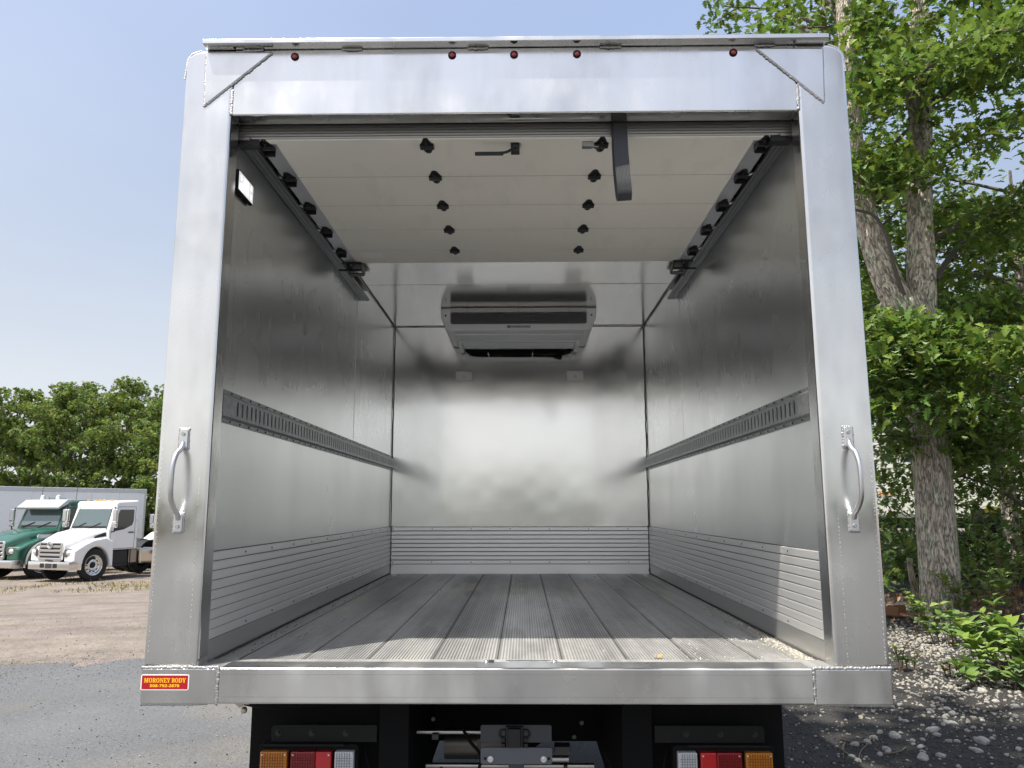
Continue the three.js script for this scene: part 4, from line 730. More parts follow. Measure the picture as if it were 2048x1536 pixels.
{
  const R = rng(2024), Z = -8.3, P = (u, v, z = Z) => at(u, v, z), oak = thing('oak_tree', 'large old forked oak with rough bark close beside the truck', 'tree', [0, 0, 0]);
  const trunk = part(oak, 'trunk', taperedTube([P(1888, 1300), P(1887, 1262), P(1880, 1160), P(1872, 1040), P(1862, 900), P(1850, 780), P(1838, 700), P(1826, 630), P(1818, 600)], [.34, .30, .255, .248, .24, .24, .255, .285, .26], 44, 90, .075, 3), barkMat);
  const fork = [taperedTube([P(1842, 700), P(1842, 620), P(1842, 540), P(1840, 430), P(1840, 300), P(1842, 160), P(1838, 20), P(1830, -160)], [.17, .205, .195, .175, .16, .15, .13, .10], 36, 70, .08, 5), taperedTube([P(1830, 700), P(1800, 615), P(1768, 545), P(1742, 470), P(1722, 390), P(1708, 300), P(1702, 220), P(1690, 60), P(1675, -120)], [.14, .215, .19, .17, .155, .14, .13, .11, .09], 36, 70, .08, 9)];
  for (const g of fork) part(oak, 'fork', g, barkMat);
  part(oak, 'limb', taperedTube([P(1836, 350, -8.15), P(1834, 290, -8.1), P(1826, 210, -8.1), P(1814, 140, -8.1), P(1800, 60, -8.1)], [.08, .085, .075, .065, .05], 14, 20, .1, 11), paleBranch);
  part(oak, 'limb', taperedTube([P(1808, 590, -8.1), P(1790, 540, -8.0), P(1772, 470, -7.9), P(1745, 430, -7.9), P(1712, 420, -7.9)], [.03, .028, .025, .022, .018], 10, 18, .1, 12), branchMat);
  part(oak, 'limb', taperedTube([P(1792, 320, -8.9), P(1790, 290, -8.9), P(1800, 275, -8.9), P(1818, 258, -8.9)], [.03, .03, .03, .03], 8, 14, .1, 13), branchMat);
  part(oak, 'limb', taperedTube([P(1870, 560, -8.4), P(1895, 520, -8.7), P(1925, 485, -9), P(1965, 465, -9.2)], [.045, .04, .03, .015], 8, 14, .1, 14), branchMat);
  const wood = [], tips = [], near = [], mid = [];
  // limbs that carry the visible masses of leaves: [start, end]
  for (const [a, b, r, n] of [
    [P(1842, 180), P(1960, 60, -6.6), .07, 5], [P(1842, 120), P(1730, 40, -9.6), .07, 5], [P(1700, 180), P(1560, 35, -9.4), .06, 5], [P(1700, 100), P(1620, -40, -9.6), .06, 4], [P(1842, 60), P(1980, -60, -7), .07, 5], [P(1842, 20), P(1760, -90, -9.6), .07, 5],
    [P(1842, 260), P(1880, 120, -6.6), .05, 5], [P(1842, 200), P(1770, 130, -9.6), .05, 5], [P(1840, 330), P(2010, 250, -7.4), .05, 3], [P(1842, 220), P(2060, 120, -7.6), .06, 5], [P(1842, 160), P(2070, 20, -7.0), .06, 5],
    [P(1712, 330), P(1760, 360, -7.9), .035, 4], [P(1735, 440), P(1790, 330, -9.2), .035, 4], [P(1705, 260), P(1745, 200, -9.2), .035, 4],
    [P(1842, 690), P(1800, 650, -7.3), .03, 5], [P(1848, 760), P(1760, 700, -7.5), .03, 5], [P(1850, 780), P(1800, 740, -7.3), .03, 5], [P(1855, 830), P(1770, 820, -7.5), .025, 4], [P(1850, 720), P(1880, 660, -7.4), .025, 3],
    [P(1880, 800), P(2000, 700, -7.0), .04, 5], [P(1880, 860), P(2010, 820, -7.2), .04, 5], [P(1862, 900), P(1735, 870, -8.0), .03, 3], [P(1885, 920), P(1990, 900, -8.0), .03, 4], [P(1878, 690), P(2050, 600, -7.8), .05, 5], [P(1860, 480), P(2040, 420, -8.2), .05, 5]]) limbs(R, a, b, r, wood, tips, n);
  part(oak, 'branches', join(wood), branchMat).userData.kind = 'stuff';
  for (const t of tips) bunch(R, near, t, .55, 40, .165);
  // extra sprays on the trunk and at its fork
  for (const [u, v, z, n] of [[1790, 660, -7.5, 70], [1840, 680, -7.5, 80], [1760, 730, -7.5, 80], [1800, 790, -7.5, 80], [1760, 840, -7.7, 60], [1750, 780, -7.6, 60], [1850, 730, -7.5, 50], [1740, 660, -7.7, 40], [1740, 330, -7.5, 60], [1790, 345, -7.5, 70], [1840, 340, -7.6, 60], [1760, 390, -7.5, 40], [1780, 800, -7.5, 70], [1820, 700, -7.4, 70], [1830, 650, -7.5, 60], [1730, 560, -9, 60], [1790, 480, -9.2, 80], [1900, 620, -9, 120], [1930, 560, -9, 120], [2000, 480, -9, 120], [1700, 40, -7.7, 60], [1690, 110, -7.7, 60], [1705, 175, -7.7, 60], [1712, 240, -7.7, 60], [1730, 290, -7.7, 50], [1760, 170, -8.8, 80], [1800, 110, -7.8, 50], [1835, 60, -7.6, 60]]) bunch(R, near, at(u, v, z), .46, Math.round(n * .8), .165);
  const big = [...near].sort((a, b) => b[2] - a[2]).slice(0, 300), rest = near.filter((l) => !big.includes(l));
  big.forEach(([x, y, z, s], i) => { const m = part(oak, 'leaf', oakLeaf, [oakGreen, oakBright, oakBright][i % 3]); m.position.set(x, y, z); m.scale.setScalar(s); m.rotation.set(-.95 + 1.9 * (R() - .5), R() * 6.283, (R() - .5) * 1.1, 'YXZ'); });
  foliage(oak, 'crown', rest, oakLeaf, oakGreen, oakTone, 71);
}
// --- the trees and thicket behind the oak ---
function woodTree(label, x, z, h, r, seed, opts = {}) {
  const R = rng(seed), y = height(x, z), t = thing('forest_tree', label, 'tree', [x, y, z]), wood = [], tips = [], leaves = [], lx = opts.lean ?? (R() - .5) * 1.2;
  part(t, 'trunk', taperedTube([[0, -.3, 0], [lx * .15, h * .3, 0], [lx * .6, h * .65, .2], [lx, h, .3]], [r, r * .85, r * .55, r * .15], 18, 40, .1, seed), opts.pale ? paleBranch : barkMat);
  for (let k = 0; k < (opts.n ?? 22); k++) { const f = (opts.from ?? .2) + (.97 - (opts.from ?? .2)) * (k + R()) / (opts.n ?? 22), a = k * 2.4 + R(), L = (opts.spread ?? 2.6) * (1.05 - .55 * f) * (.7 + .6 * R()), s = V(lx * f * f, h * f, .3 * f); limbs(R, s, s.clone().add(V(Math.cos(a) * L, L * (.1 + .4 * R()), Math.sin(a) * L)), r * .22, wood, tips, 3); }
  part(t, 'branches', join(wood), branchMat).userData.kind = 'stuff';
  for (const p of tips) bunch(R, leaves, p, opts.clump ?? .62, opts.leaves ?? 36, opts.size ?? .19);
  foliage(t, 'crown', leaves, oakLeaf, opts.mat ?? oakDeep, oakTone, seed + 3); return t;
}
woodTree('slim oak standing just behind and right of the forked oak', 9.2, -11.5, 7.8, .16, 301, { spread: 3.0, from: .14, n: 26 });
woodTree('leafy oak hanging over the right edge above the bright shrub', 9.0, -7.6, 11, .22, 302, { spread: 3.2, from: .20, n: 22, leaves: 34, size: .17, mat: oakGreen });
woodTree('tall tree hidden by the truck post behind the fork', 6.3, -13.5, 13, .25, 303, { spread: 3.2, from: .25, n: 24 });
woodTree('dark tree in the thicket deep behind the forked oak', 11.5, -16, 9.2, .2, 304, { spread: 3.4, from: .2, n: 24, size: .2 });
woodTree('tree deep in the wood left of the forked trunk', 8.2, -18.5, 13, .22, 305, { spread: 3.0, from: .3, n: 22, size: .2 });
woodTree('tree at the back of the wood near the right edge', 15.5, -19, 10, .22, 306, { spread: 3.6, from: .16, n: 26, size: .22 });
[[0, 15.5, -31, 1.05, .4, 'pale green tree showing low in the sky gap right of the oak'], [2, 21.5, -33, 1.15, 2.2, 'pale rounded tree at the back, at the right edge of the sky gap'], [1, 11, -33, .92, 3.3, 'pale distant tree seen between the oak stems']].forEach(([k, x, z, s, a, l]) => placeFar(k, x, z, s, a, l));
// --- young plants with leaves that can be told apart ---
function leafyPlant(name, label, category, [x, z], stems, geo, mats, size, seed, pairs = 6) {
  const R = rng(seed), t = thing(name, label, category, [x, height(x, z), z]);
  for (const [dx, dz, h, lx, lz] of stems) {
    const a = V(dx, 0, dz), b = V(dx + lx * .35, h * .6, dz + lz * .35), c = V(dx + lx, h, dz + lz), cv = new THREE.CatmullRomCurve3([a, b, c]);
    part(t, 'stem', taperedTube([a, b, c], [.008, .006, .003], 5, 8), std({ color: rgb(.16, .09, .045), roughness: .8 }));
    for (let k = 0; k < pairs; k++) { const f = .28 + .72 * (k + .5 * R()) / pairs, p = cv.getPoint(f); for (const s of [0, 1]) { const m = part(t, 'leaf', geo, mats[Math.floor(R() * mats.length)]), q = size * (.7 + .5 * R()) * (1.1 - .35 * f); m.position.copy(p); m.scale.setScalar(q); m.rotation.set(-.5 - 1.0 * R(), k * 1.3 + s * 3.14 + (R() - .5), (R() - .5) * .7, 'YXZ'); } }
  }
  return t;
}
const lime = leafMat(.235, .345, .05), lime2 = leafMat(.17, .275, .046), lime3 = leafMat(.12, .22, .042), sap = [oakBright, oakGreen, oakBright];
const fan = (n, w, h, l, seed) => { const R = rng(seed); return Array.from({ length: n }, () => { const a = R() * 6.283, r = w * Math.sqrt(R()); return [r * Math.cos(a), r * .7 * Math.sin(a), h * (.6 + .6 * R()), l * Math.cos(a) * R() - l * .35, l * Math.sin(a) * R() + l * .2]; }); };
const spot = (u, v) => { const p = groundAt(u, v); return [p.x, p.z]; };
leafyPlant('shrub', 'bright yellow-green broad-leaved shrub at the right edge beside the stones', 'shrub', spot(2035, 1350), fan(24, .50, .55, .34, 1), ovalLeaf, [lime, lime, lime2, lime3], .17, 11, 7);
leafyPlant('shrub', 'darker round-leaved shrub low in front of the bright one', 'shrub', spot(1985, 1378), fan(9, .26, .26, .2, 2), ovalLeaf, [lime2, lime3, lime2], .13, 12, 5);
leafyPlant('shrub', 'lobed-leaved shrub behind the bright one beside the trunk', 'shrub', spot(1985, 1255), fan(9, .4, .75, .4, 3), oakLeaf, sap, .20, 13, 7);
leafyPlant('weed', 'bright pointed-leaved weed at the left foot of the oak trunk', 'weed', spot(1862, 1268), fan(8, .24, .46, .24, 4), ovalLeaf, [lime, lime2], .12, 14, 6);
leafyPlant('weed', 'green weed growing against the front of the oak trunk', 'weed', spot(1905, 1290), fan(7, .24, .34, .2, 5), ovalLeaf, [lime2, lime3], .11, 15, 6);
leafyPlant('weed', 'small reddish weed in the stones beside the truck corner', 'weed', spot(1802, 1345), fan(5, .14, .28, .12, 6), oakLeaf, [lime3, leafMat(.13, .05, .03), lime3], .09, 16, 4);
leafyPlant('weed', 'dull brown-green weed in the middle of the stones', 'weed', spot(1910, 1352), fan(5, .2, .2, .14, 7), ovalLeaf, [lime3, leafMat(.12, .08, .03)], .07, 17, 4);
leafyPlant('sapling', 'low oak sapling close against the right side of the truck', 'sapling', [5.0, -9.0], [[0, 0, 1.5, -.5, .3], [.05, 0, 1.7, -.1, .3], [.1, .05, 1.3, -.6, .5], [0, .1, 1.1, -.3, .7], [-.1, .1, .9, -.6, .3], [.1, .1, 1.9, -.25, .1]], oakLeaf, sap, .20, 18, 12);
leafyPlant('sapling', 'oak sapling with drooping leaves right of the trunk above the shrub', 'sapling', [7.2, -9.3], [[0, 0, 1.5, -.5, .4], [.1, 0, 1.8, .3, .3], [.1, .05, 1.2, -.7, .5], [0, .1, 1.4, .6, .5], [-.1, .1, 1.0, .1, .6]], oakLeaf, sap, .19, 19, 8);
// --- thicket: undergrowth nobody could count, and leaf litter ---
{
  const R = rng(88), l = []; for (let i = 0; i < 16000; i++) { const x = 5.6 + 15 * R(), z = -11 - 13 * R(); if (x < 6.3 - (z + 11) * .3) continue; l.push([x, height(x, z) + .15 + 3.4 * Math.pow(R(), 2.1), z, .14 + .12 * R()]); }
  tag(foliage(scene, 'undergrowth', l, oakLeaf, oakDeep, oakTone, 89), 'dark leafy undergrowth below the trees on the right', 'undergrowth', null, 'stuff');
  const d = []; for (let i = 0; i < 5200; i++) { const x = 4.9 + 6.5 * Math.sqrt(R()), z = -6.3 - 6 * R(); if (z > -5.6 - .3 * (x - 5)) continue; d.push([x, height(x, z) + .012 + .02 * R(), z, .05 + .06 * R()]); }
  const im = foliage(scene, 'leaf_litter', d, oakLeaf, std({ color: rgb(.24, .15, .09), roughness: .95 }), (q) => { const k = .5 + .9 * q(); return rgb(k, k * (.8 + .25 * q()), k * .8); }, 90); tag(im, 'brown fallen leaves under the shrubs around the oak', 'leaf litter', null, 'stuff');
}
// --- oaks that overhang the yard behind the photographer and shade it ---
function shadeTree(label, x, z, cx, cy, cz, rx, ry, rz, seed) {
  const R = rng(seed), t = thing('shade_tree', label, 'tree', [x, 0, z]), wood = [], tips = [], leaves = [];
  part(t, 'trunk', taperedTube([[0, -.3, 0], [0, 3, 0], [(cx - x) * .2, 6.5, (cz - z) * .2], [(cx - x) * .7, cy, (cz - z) * .7]], [.4, .34, .28, .1], 16, 30, .08, seed), barkMat);
  for (let k = 0; k < 26; k++) { const a = R() * 6.283, q = Math.sqrt(R()), s = V((cx - x) * .35, 8.2, (cz - z) * .35); limbs(R, s, V(cx - x + rx * q * Math.cos(a), cy + ry * (R() - .5) * 1.4, cz - z + rz * q * Math.sin(a)), .06, wood, tips, 4, .1, .3); }
  part(t, 'branches', join(wood), branchMat).userData.kind = 'stuff';
  for (const p of tips) bunch(R, leaves, p, 1.0, 17, .3, .4);
  foliage(t, 'crown', leaves, oakLeaf, oakGreen, oakTone, seed + 1); return t;
}
shadeTree('oak behind the photographer shading the cinder ground', 5.5, 7.5, -.3, 13.5, 1.0, 2.5, 1.3, 1.6, 502);
{
  const R = rng(91), l = []; for (let i = 0; i < 15000; i++) { const x = -75 + 150 * R(), z = 58 + 10 * R(), h = 2.6 + .5 * noise2(x * .16 + 40, 3, 999, 999, 6); l.push([x, h * Math.pow(R(), .8), z, 1.1 + .9 * R()]); }
  tag(foliage(scene, 'treeline', l, spray, leafMat(.17, .21, .10), oakTone, 92), 'low wood at the far side of the yard behind the photographer', 'wood', null, 'stuff');
}
// ---------- parked vehicles on the left ----------
const chrome = std({ color: rgb(.78, .79, .80), metalness: 1, roughness: .12 });
const glass = phy({ color: rgb(.035, .05, .05), roughness: .04, clearcoat: 1, clearcoatRoughness: .03 });
const glassPane = phy({ color: rgb(.10, .14, .14), roughness: .05, metalness: .35, clearcoat: 1, clearcoatRoughness: .03 });
const truckWhite = phy({ color: rgb(.78, .79, .80), roughness: .3, clearcoat: .6, clearcoatRoughness: .1 });
const truckGreen = phy({ color: rgb(.012, .085, .055), roughness: .3, clearcoat: .8, clearcoatRoughness: .08 });
const tyreMat = std({ color: rgb(.018, .018, .018), roughness: .85 });
const black = std({ color: rgb(.012, .012, .013), roughness: .6 });
const orange = std({ color: rgb(.75, .30, .05), roughness: .3 });
function lathe(pts, n = 40) { return clean(new THREE.LatheGeometry(pts.map((p) => new THREE.Vector2(...p)), n).rotateZ(Math.PI / 2)); }
const tyreG = lathe([[.30, -.12], [.33, -.14], [.45, -.145], [.50, -.125], [.515, -.09], [.515, -.03], [.508, -.028], [.508, -.02], [.515, -.018], [.515, .018], [.508, .02], [.508, .028], [.515, .03], [.515, .09], [.50, .125], [.45, .145], [.33, .14], [.30, .12], [.30, -.12]]);
const rimG = lathe([[.0, .03], [.09, .04], [.11, .085], [.17, .085], [.18, .03], [.24, .015], [.275, .05], [.30, .125], [.318, .142], [.325, .135], [.31, .10], [.285, .02], [.27, -.1], [.1, -.1]]);
const lugG = join(Array.from({ length: 10 }, (_, i) => new THREE.CylinderGeometry(.016, .018, .03, 8).rotateZ(Math.PI / 2).translate(-.095, .145 * Math.cos(i * .628), .145 * Math.sin(i * .628))));
const ventG = join(Array.from({ length: 10 }, (_, i) => new THREE.SphereGeometry(.028, 10, 6).scale(.25, 1, 1).translate(-.024, .215 * Math.cos(i * .628 + .3), .215 * Math.sin(i * .628 + .3))));
const hubG = clean(new THREE.CylinderGeometry(.055, .075, .12, 16).rotateZ(Math.PI / 2).translate(-.08, 0, 0));
function wheel(parent, x, z, side, turn = 0) {                       // side -1 looks to -x
  const w = sub(parent, 'wheel'); w.position.set(x, .515, z); w.rotation.y = turn + (side > 0 ? Math.PI : 0);
  part(w, 'tyre', tyreG, tyreMat); part(w, 'rim', rimG, chrome); part(w, 'lug_nuts', lugG, chrome); part(w, 'rim_hole', ventG, black); part(w, 'hub', hubG, black); return w;
}
function loft(sections) {                                            // joins outlines of equal length into one skin with closed ends
  const n = sections[0].length, pos = [];
  const P = (i, k) => sections[i][(k + n) % n];
  for (let i = 0; i < sections.length - 1; i++) for (let k = 0; k < n; k++) pos.push(...P(i, k), ...P(i + 1, k), ...P(i + 1, k + 1), ...P(i, k), ...P(i + 1, k + 1), ...P(i, k + 1));
  for (const i of [0, sections.length - 1]) { const c = [0, 1, 2].map((a) => sections[i].reduce((s, p) => s + p[a], 0) / n); for (let k = 0; k < n; k++) pos.push(...c, ...P(i, k), ...P(i, k + 1)); }
  let g = new THREE.BufferGeometry(); g.setAttribute('position', new THREE.Float32BufferAttribute(pos, 3)); return clean(toCreasedNormals(g, .7));
}
const ring = (w, y0, y1, z, rt = .16, dz = 0) => roundRect(-w, w, y0, y1, rt, 4).map(([x, y]) => [x, y, z + dz * (y1 - y) / (y1 - y0)]);
function haulTruck(root, paint, o) {                                 // a long-nosed truck: front towards +z, ground at y = 0
  const W = 1.04;
  part(root, 'frame', join([box(-.44, -.34, .62, .90, -5.2, 2.1, .01), box(.34, .44, .62, .90, -5.2, 2.1, .01), box(-.4, .4, .66, .86, -3.2, -3.05, .01), box(-.4, .4, .66, .86, -5.1, -4.95, .01), box(-.3, .3, .60, 1.0, -.2, 1.9, .05), rod([-.95, .515, 1.14], [.95, .515, 1.14], .07), rod([-.8, .515, -2.6], [.8, .515, -2.6], .1), rod([0, .6, -2.6], [0, .75, .2], .05), new THREE.SphereGeometry(.22, 14, 10).translate(0, .515, -2.6), box(-.9, .9, .6, .95, .3, .5, .05)]), black);
  // cab
  const prof = [[.62, .95], [.62, 1.02], [.60, 1.60], [.30, 2.36], ...arc(.18, 2.42, .14, 20, 90, 4), [-.66, 2.60], ...arc(-.72, 2.52, .08, 90, 180, 4), [-.82, 1.0], [-.78, .95]];
  const cab = metres(new THREE.ExtrudeGeometry(shape(prof), { depth: 2 * W - .16, bevelEnabled: true, bevelSize: .07, bevelThickness: .08, bevelOffset: -.07, bevelSegments: 4 })).rotateY(-Math.PI / 2).translate(W - .08, 0, 0);
  part(root, 'cab', toCreasedNormals(cab, .6), paint);
  const rake = (x, y) => { const t = (y - 1.60) / (2.36 - 1.60); return [x, y, .60 - .30 * t + .012]; };
  const quad = (a, b, c, d) => { const g = new THREE.BufferGeometry(); g.setAttribute('position', new THREE.Float32BufferAttribute([...a, ...b, ...c, ...a, ...c, ...d], 3)); g.computeVertexNormals(); return clean(g); };
  part(root, 'windscreen', quad(rake(-.90, 1.66), rake(.90, 1.66), rake(.82, 2.30), rake(-.82, 2.30)), glassPane);
  part(root, 'windscreen_frame', join([[-.93, -.90, 1.62, 2.34], [.90, .93, 1.62, 2.34]].map(([a, b, y0, y1]) => { const p = rake(a, y0), q = rake(b, y1); return quad([a, y0, p[2] + .002], [b, y0, p[2] + .002], [b * .91, y1, q[2] + .002], [a * .91, y1, q[2] + .002]); })), black);
  for (const x of [-.45, .30]) part(root, 'wiper', rod(rake(x - .3, 1.66).map((q, i) => i === 2 ? q + .02 : q), rake(x + .22, 1.84).map((q, i) => i === 2 ? q + .02 : q), .012, 6), black);
  part(root, 'dashboard', quad(rake(-.86, 1.67).map((q, i) => i === 2 ? q + .004 : q), rake(.86, 1.67).map((q, i) => i === 2 ? q + .004 : q), rake(.86, 1.74).map((q, i) => i === 2 ? q + .004 : q), rake(-.86, 1.74).map((q, i) => i === 2 ? q + .004 : q)), black);
  for (const s of [-1, 1]) {
    const X = s * (W + .003), d = sub(root, 'door');
    const pane = [[.40, 1.56], [.24, 2.06], [.12, 2.28], [-.56, 2.28], [-.56, 1.90], [-.50, 1.76], [-.1, 1.62]];
    const side = (pts, x) => { const g = new THREE.ShapeGeometry(shape(pts)); g.rotateY(-Math.PI / 2).translate(x, 0, 0); return clean(g); };
    part(d, 'side_window', side(pane, X), glass);
    const seam = [[.50, 1.0], [.50, 1.62], [.22, 2.37], [-.64, 2.37], [-.64, 1.0], [.50, 1.0]];
    part(d, 'door_gap', join(seam.slice(0, -1).map((p, i) => rod([X, p[1], p[0]], [X, seam[i + 1][1], seam[i + 1][0]], .007, 6))), std({ color: rgb(.2, .2, .2), roughness: .7 }));
    part(d, 'handle', box(X - .012 * s, X + .03 * s, 1.50, 1.54, -.58, -.34, .012), black);
    part(root, 'grab_rail', tube([[X, 1.3, -.73], [X + s * .06, 1.34, -.73], [X + s * .06, 1.9, -.73], [X, 1.94, -.73]], .016, 6), chrome);
    const m = sub(root, 'mirror'); const mx = s * (W + .26);
    part(m, 'mirror_arm', tube([[s * W, 1.55, .48], [mx, 1.60, .55], [mx, 1.72, .55]], .022, 6), black); part(m, 'mirror_shell', join([box(mx - .11, mx + .11, 1.86, 2.30, .52, .63, .045, 4), box(mx - .10, mx + .10, 1.68, 1.86, .52, .62, .04, 4)]), chrome); part(m, 'mirror_top_arm', tube([[mx, 2.28, .56], [s * (W + .1), 2.36, .5], [s * W, 2.34, .34]], .018, 6), black);
    part(root, 'step', join([box(s * .78, s * 1.02, .42, .50, -.42, .40, .015), box(s * .82, s * 1.0, .50, .92, -.40, .38, .02)]), black);
    if (o.tanks) { part(root, 'battery_box', box(s * .62, s * 1.0, .50, .94, -.92, -.48, .02), std({ color: rgb(.30, .26, .22), metalness: .9, roughness: .35 })); parts(root, 'tank_strap', [-.54, -.88].map((z) => box(s * .61, s * 1.01, .48, .96, z - .03, z + .03, .02)), black); const tk = sub(root, 'fuel_tank'); part(tk, 'tank_body', box(s * .52, s * 1.04, .46, .96, -1.72, -.98, .09, 4), std({ color: rgb(.62, .55, .47), metalness: 1, roughness: .2 })); parts(tk, 'strap', [-1.04, -1.66].map((z) => box(s * .51, s * 1.05, .45, .97, z - .03, z + .03, .09, 4)), chrome); }
  }
  // nose: bonnet, wheel arches, grille, lamps, bumper
  const N = o.nose ?? 2.12;
  part(root, 'bonnet', loft([ring(.95, .98, 1.66, .58, .12), ring(.90, .98, 1.61, .9, .16), ring(.82, .96, 1.54, 1.4, .18), ring(.70, .92, 1.36, N - .2, .18), ring(.64, .88, 1.26, N, .16)]), paint);
  for (const s of [-1, 1]) {
    const z0 = .62, z1 = N - .04, f = [[.40, .46], [.43, 1.22], [.75, 1.36], [1.3, 1.30], [1.72, 1.16], [z1, .98], [z1, .70], [1.80, .60], ...arc(1.14, .50, .62, 8, 172, 16), [.50, .46]];
    const g = metres(new THREE.ExtrudeGeometry(shape(f), { depth: .36, bevelEnabled: true, bevelSize: .06, bevelThickness: .08, bevelOffset: -.03, bevelSegments: 4 })).rotateY(-Math.PI / 2).translate(s > 0 ? 1.06 : -.62, 0, 0);
    part(root, 'fender', toCreasedNormals(g, .7), paint);
    part(root, 'wheel_well', box(s * .45, s * .98, .55, 1.10, .62, 1.66, .1), black);
    const hl = sub(root, 'headlight'); part(hl, 'lamp_bezel', loft([ring(.19, .80, 1.08, 0, .06), ring(.16, .84, 1.04, .06, .05)].map((q, i) => q.map(([x, y, z]) => [x + s * .86, y + Math.abs(x) * 0 + .10 * (s * x < 0 ? 0 : 0), z1 + .0 + z - .20 * (s * x / .19 + 1) * .5 + .06]))), std({ color: rgb(.10, .10, .10), roughness: .3 })); part(hl, 'lamp_glass', new THREE.SphereGeometry(.085, 14, 10).scale(1.35, 1, .6).translate(s * .82, .94, z1 + .03), phy({ color: rgb(.78, .80, .82), roughness: .08, metalness: .6, clearcoat: 1 })); part(hl, 'indicator', new THREE.SphereGeometry(.05, 10, 8).scale(.8, .8, 1.2).translate(s * 1.02, .96, z1 - .12), orange);
    part(root, 'bonnet_vent', slab([[.66, 1.42], [1.18, 1.36], [1.12, 1.44], [.68, 1.54]], .06, .006).rotateY(-Math.PI / 2).translate(s * .91 + .03, 0, 0), black);
    part(root, 'side_marker', box(s * 1.085, s * 1.105, 1.16, 1.20, .86, .96, .01), orange);
  }
  const gr = sub(root, 'grille'); part(gr, 'surround', slab(roundRect(-.58, .58, .66, 1.26, .08), .10, .02).translate(0, 0, N + .06), o.grille ?? chrome);
  for (let i = 0; i < 4; i++) part(gr, 'bar', box(-.52, .52, .70 + i * .13, .775 + i * .13, N + .045, N + .09 - i * .006, .02, 3), chrome);
  for (let i = 0; i < 4; i++) part(gr, 'opening', box(-.50, .50, .772 + i * .13, .83 + i * .13, N + .05, N + .063, .004), black);
  part(gr, 'emblem', join([new THREE.TorusGeometry(.105, .024, 8, 28).scale(1.15, .9, 1).translate(0, 1.17, N + .09), new THREE.TorusGeometry(.05, .018, 8, 20).translate(0, 1.17, N + .09)]), chrome);
  const bp = sub(root, 'bumper'); part(bp, 'bar', loft([-1, 1].flatMap((s) => s < 0 ? [[-1.12, -.42], [-1.02, -.10]] : [[1.02, -.10], [1.12, -.42]]).map(([x, dz]) => roundRect(-.06, .06, .40, .66, .03).map(([z, y]) => [x, y, N + .12 + z + dz]))), o.bumper ?? chrome);
  parts(bp, 'tow_opening', [-.32, .32].map((x) => box(x - .11, x + .11, .46, .60, N + .02, N + .085, .01)), black);
  part(bp, 'number_plate_panel', box(-.16, .16, .45, .60, N + .07, N + .088, .006), std({ color: rgb(.04, .04, .04), roughness: .4 }));
  for (const x of [-.62, -.2, 0, .2, .62]) part(root, 'roof_lamp', new THREE.SphereGeometry(.05, 10, 6).scale(1.3, .6, .8).translate(x, 2.585, .16), orange);
  for (const s of [-1, 1]) { wheel(root, s * .93, 1.14, s, o.steer ?? .0); wheel(root, s * .93, -2.6, s); part(root, 'inner_tyre', tyreG.clone().translate(s * .60, .515, -2.6), tyreMat); if (o.tandem) wheel(root, s * .93, -4.4, s); }
  parts(root, 'rear_fender', [-1, 1].map((s) => { const g = slab([...arc(-2.6, .52, .66, 20, 160, 12), ...arc(-2.6, .52, .63, 160, 20, 12)], .5, .008); return g.rotateY(-Math.PI / 2).translate(s > 0 ? 1.05 : -.55, 0, 0); }), black);
  return root;
}
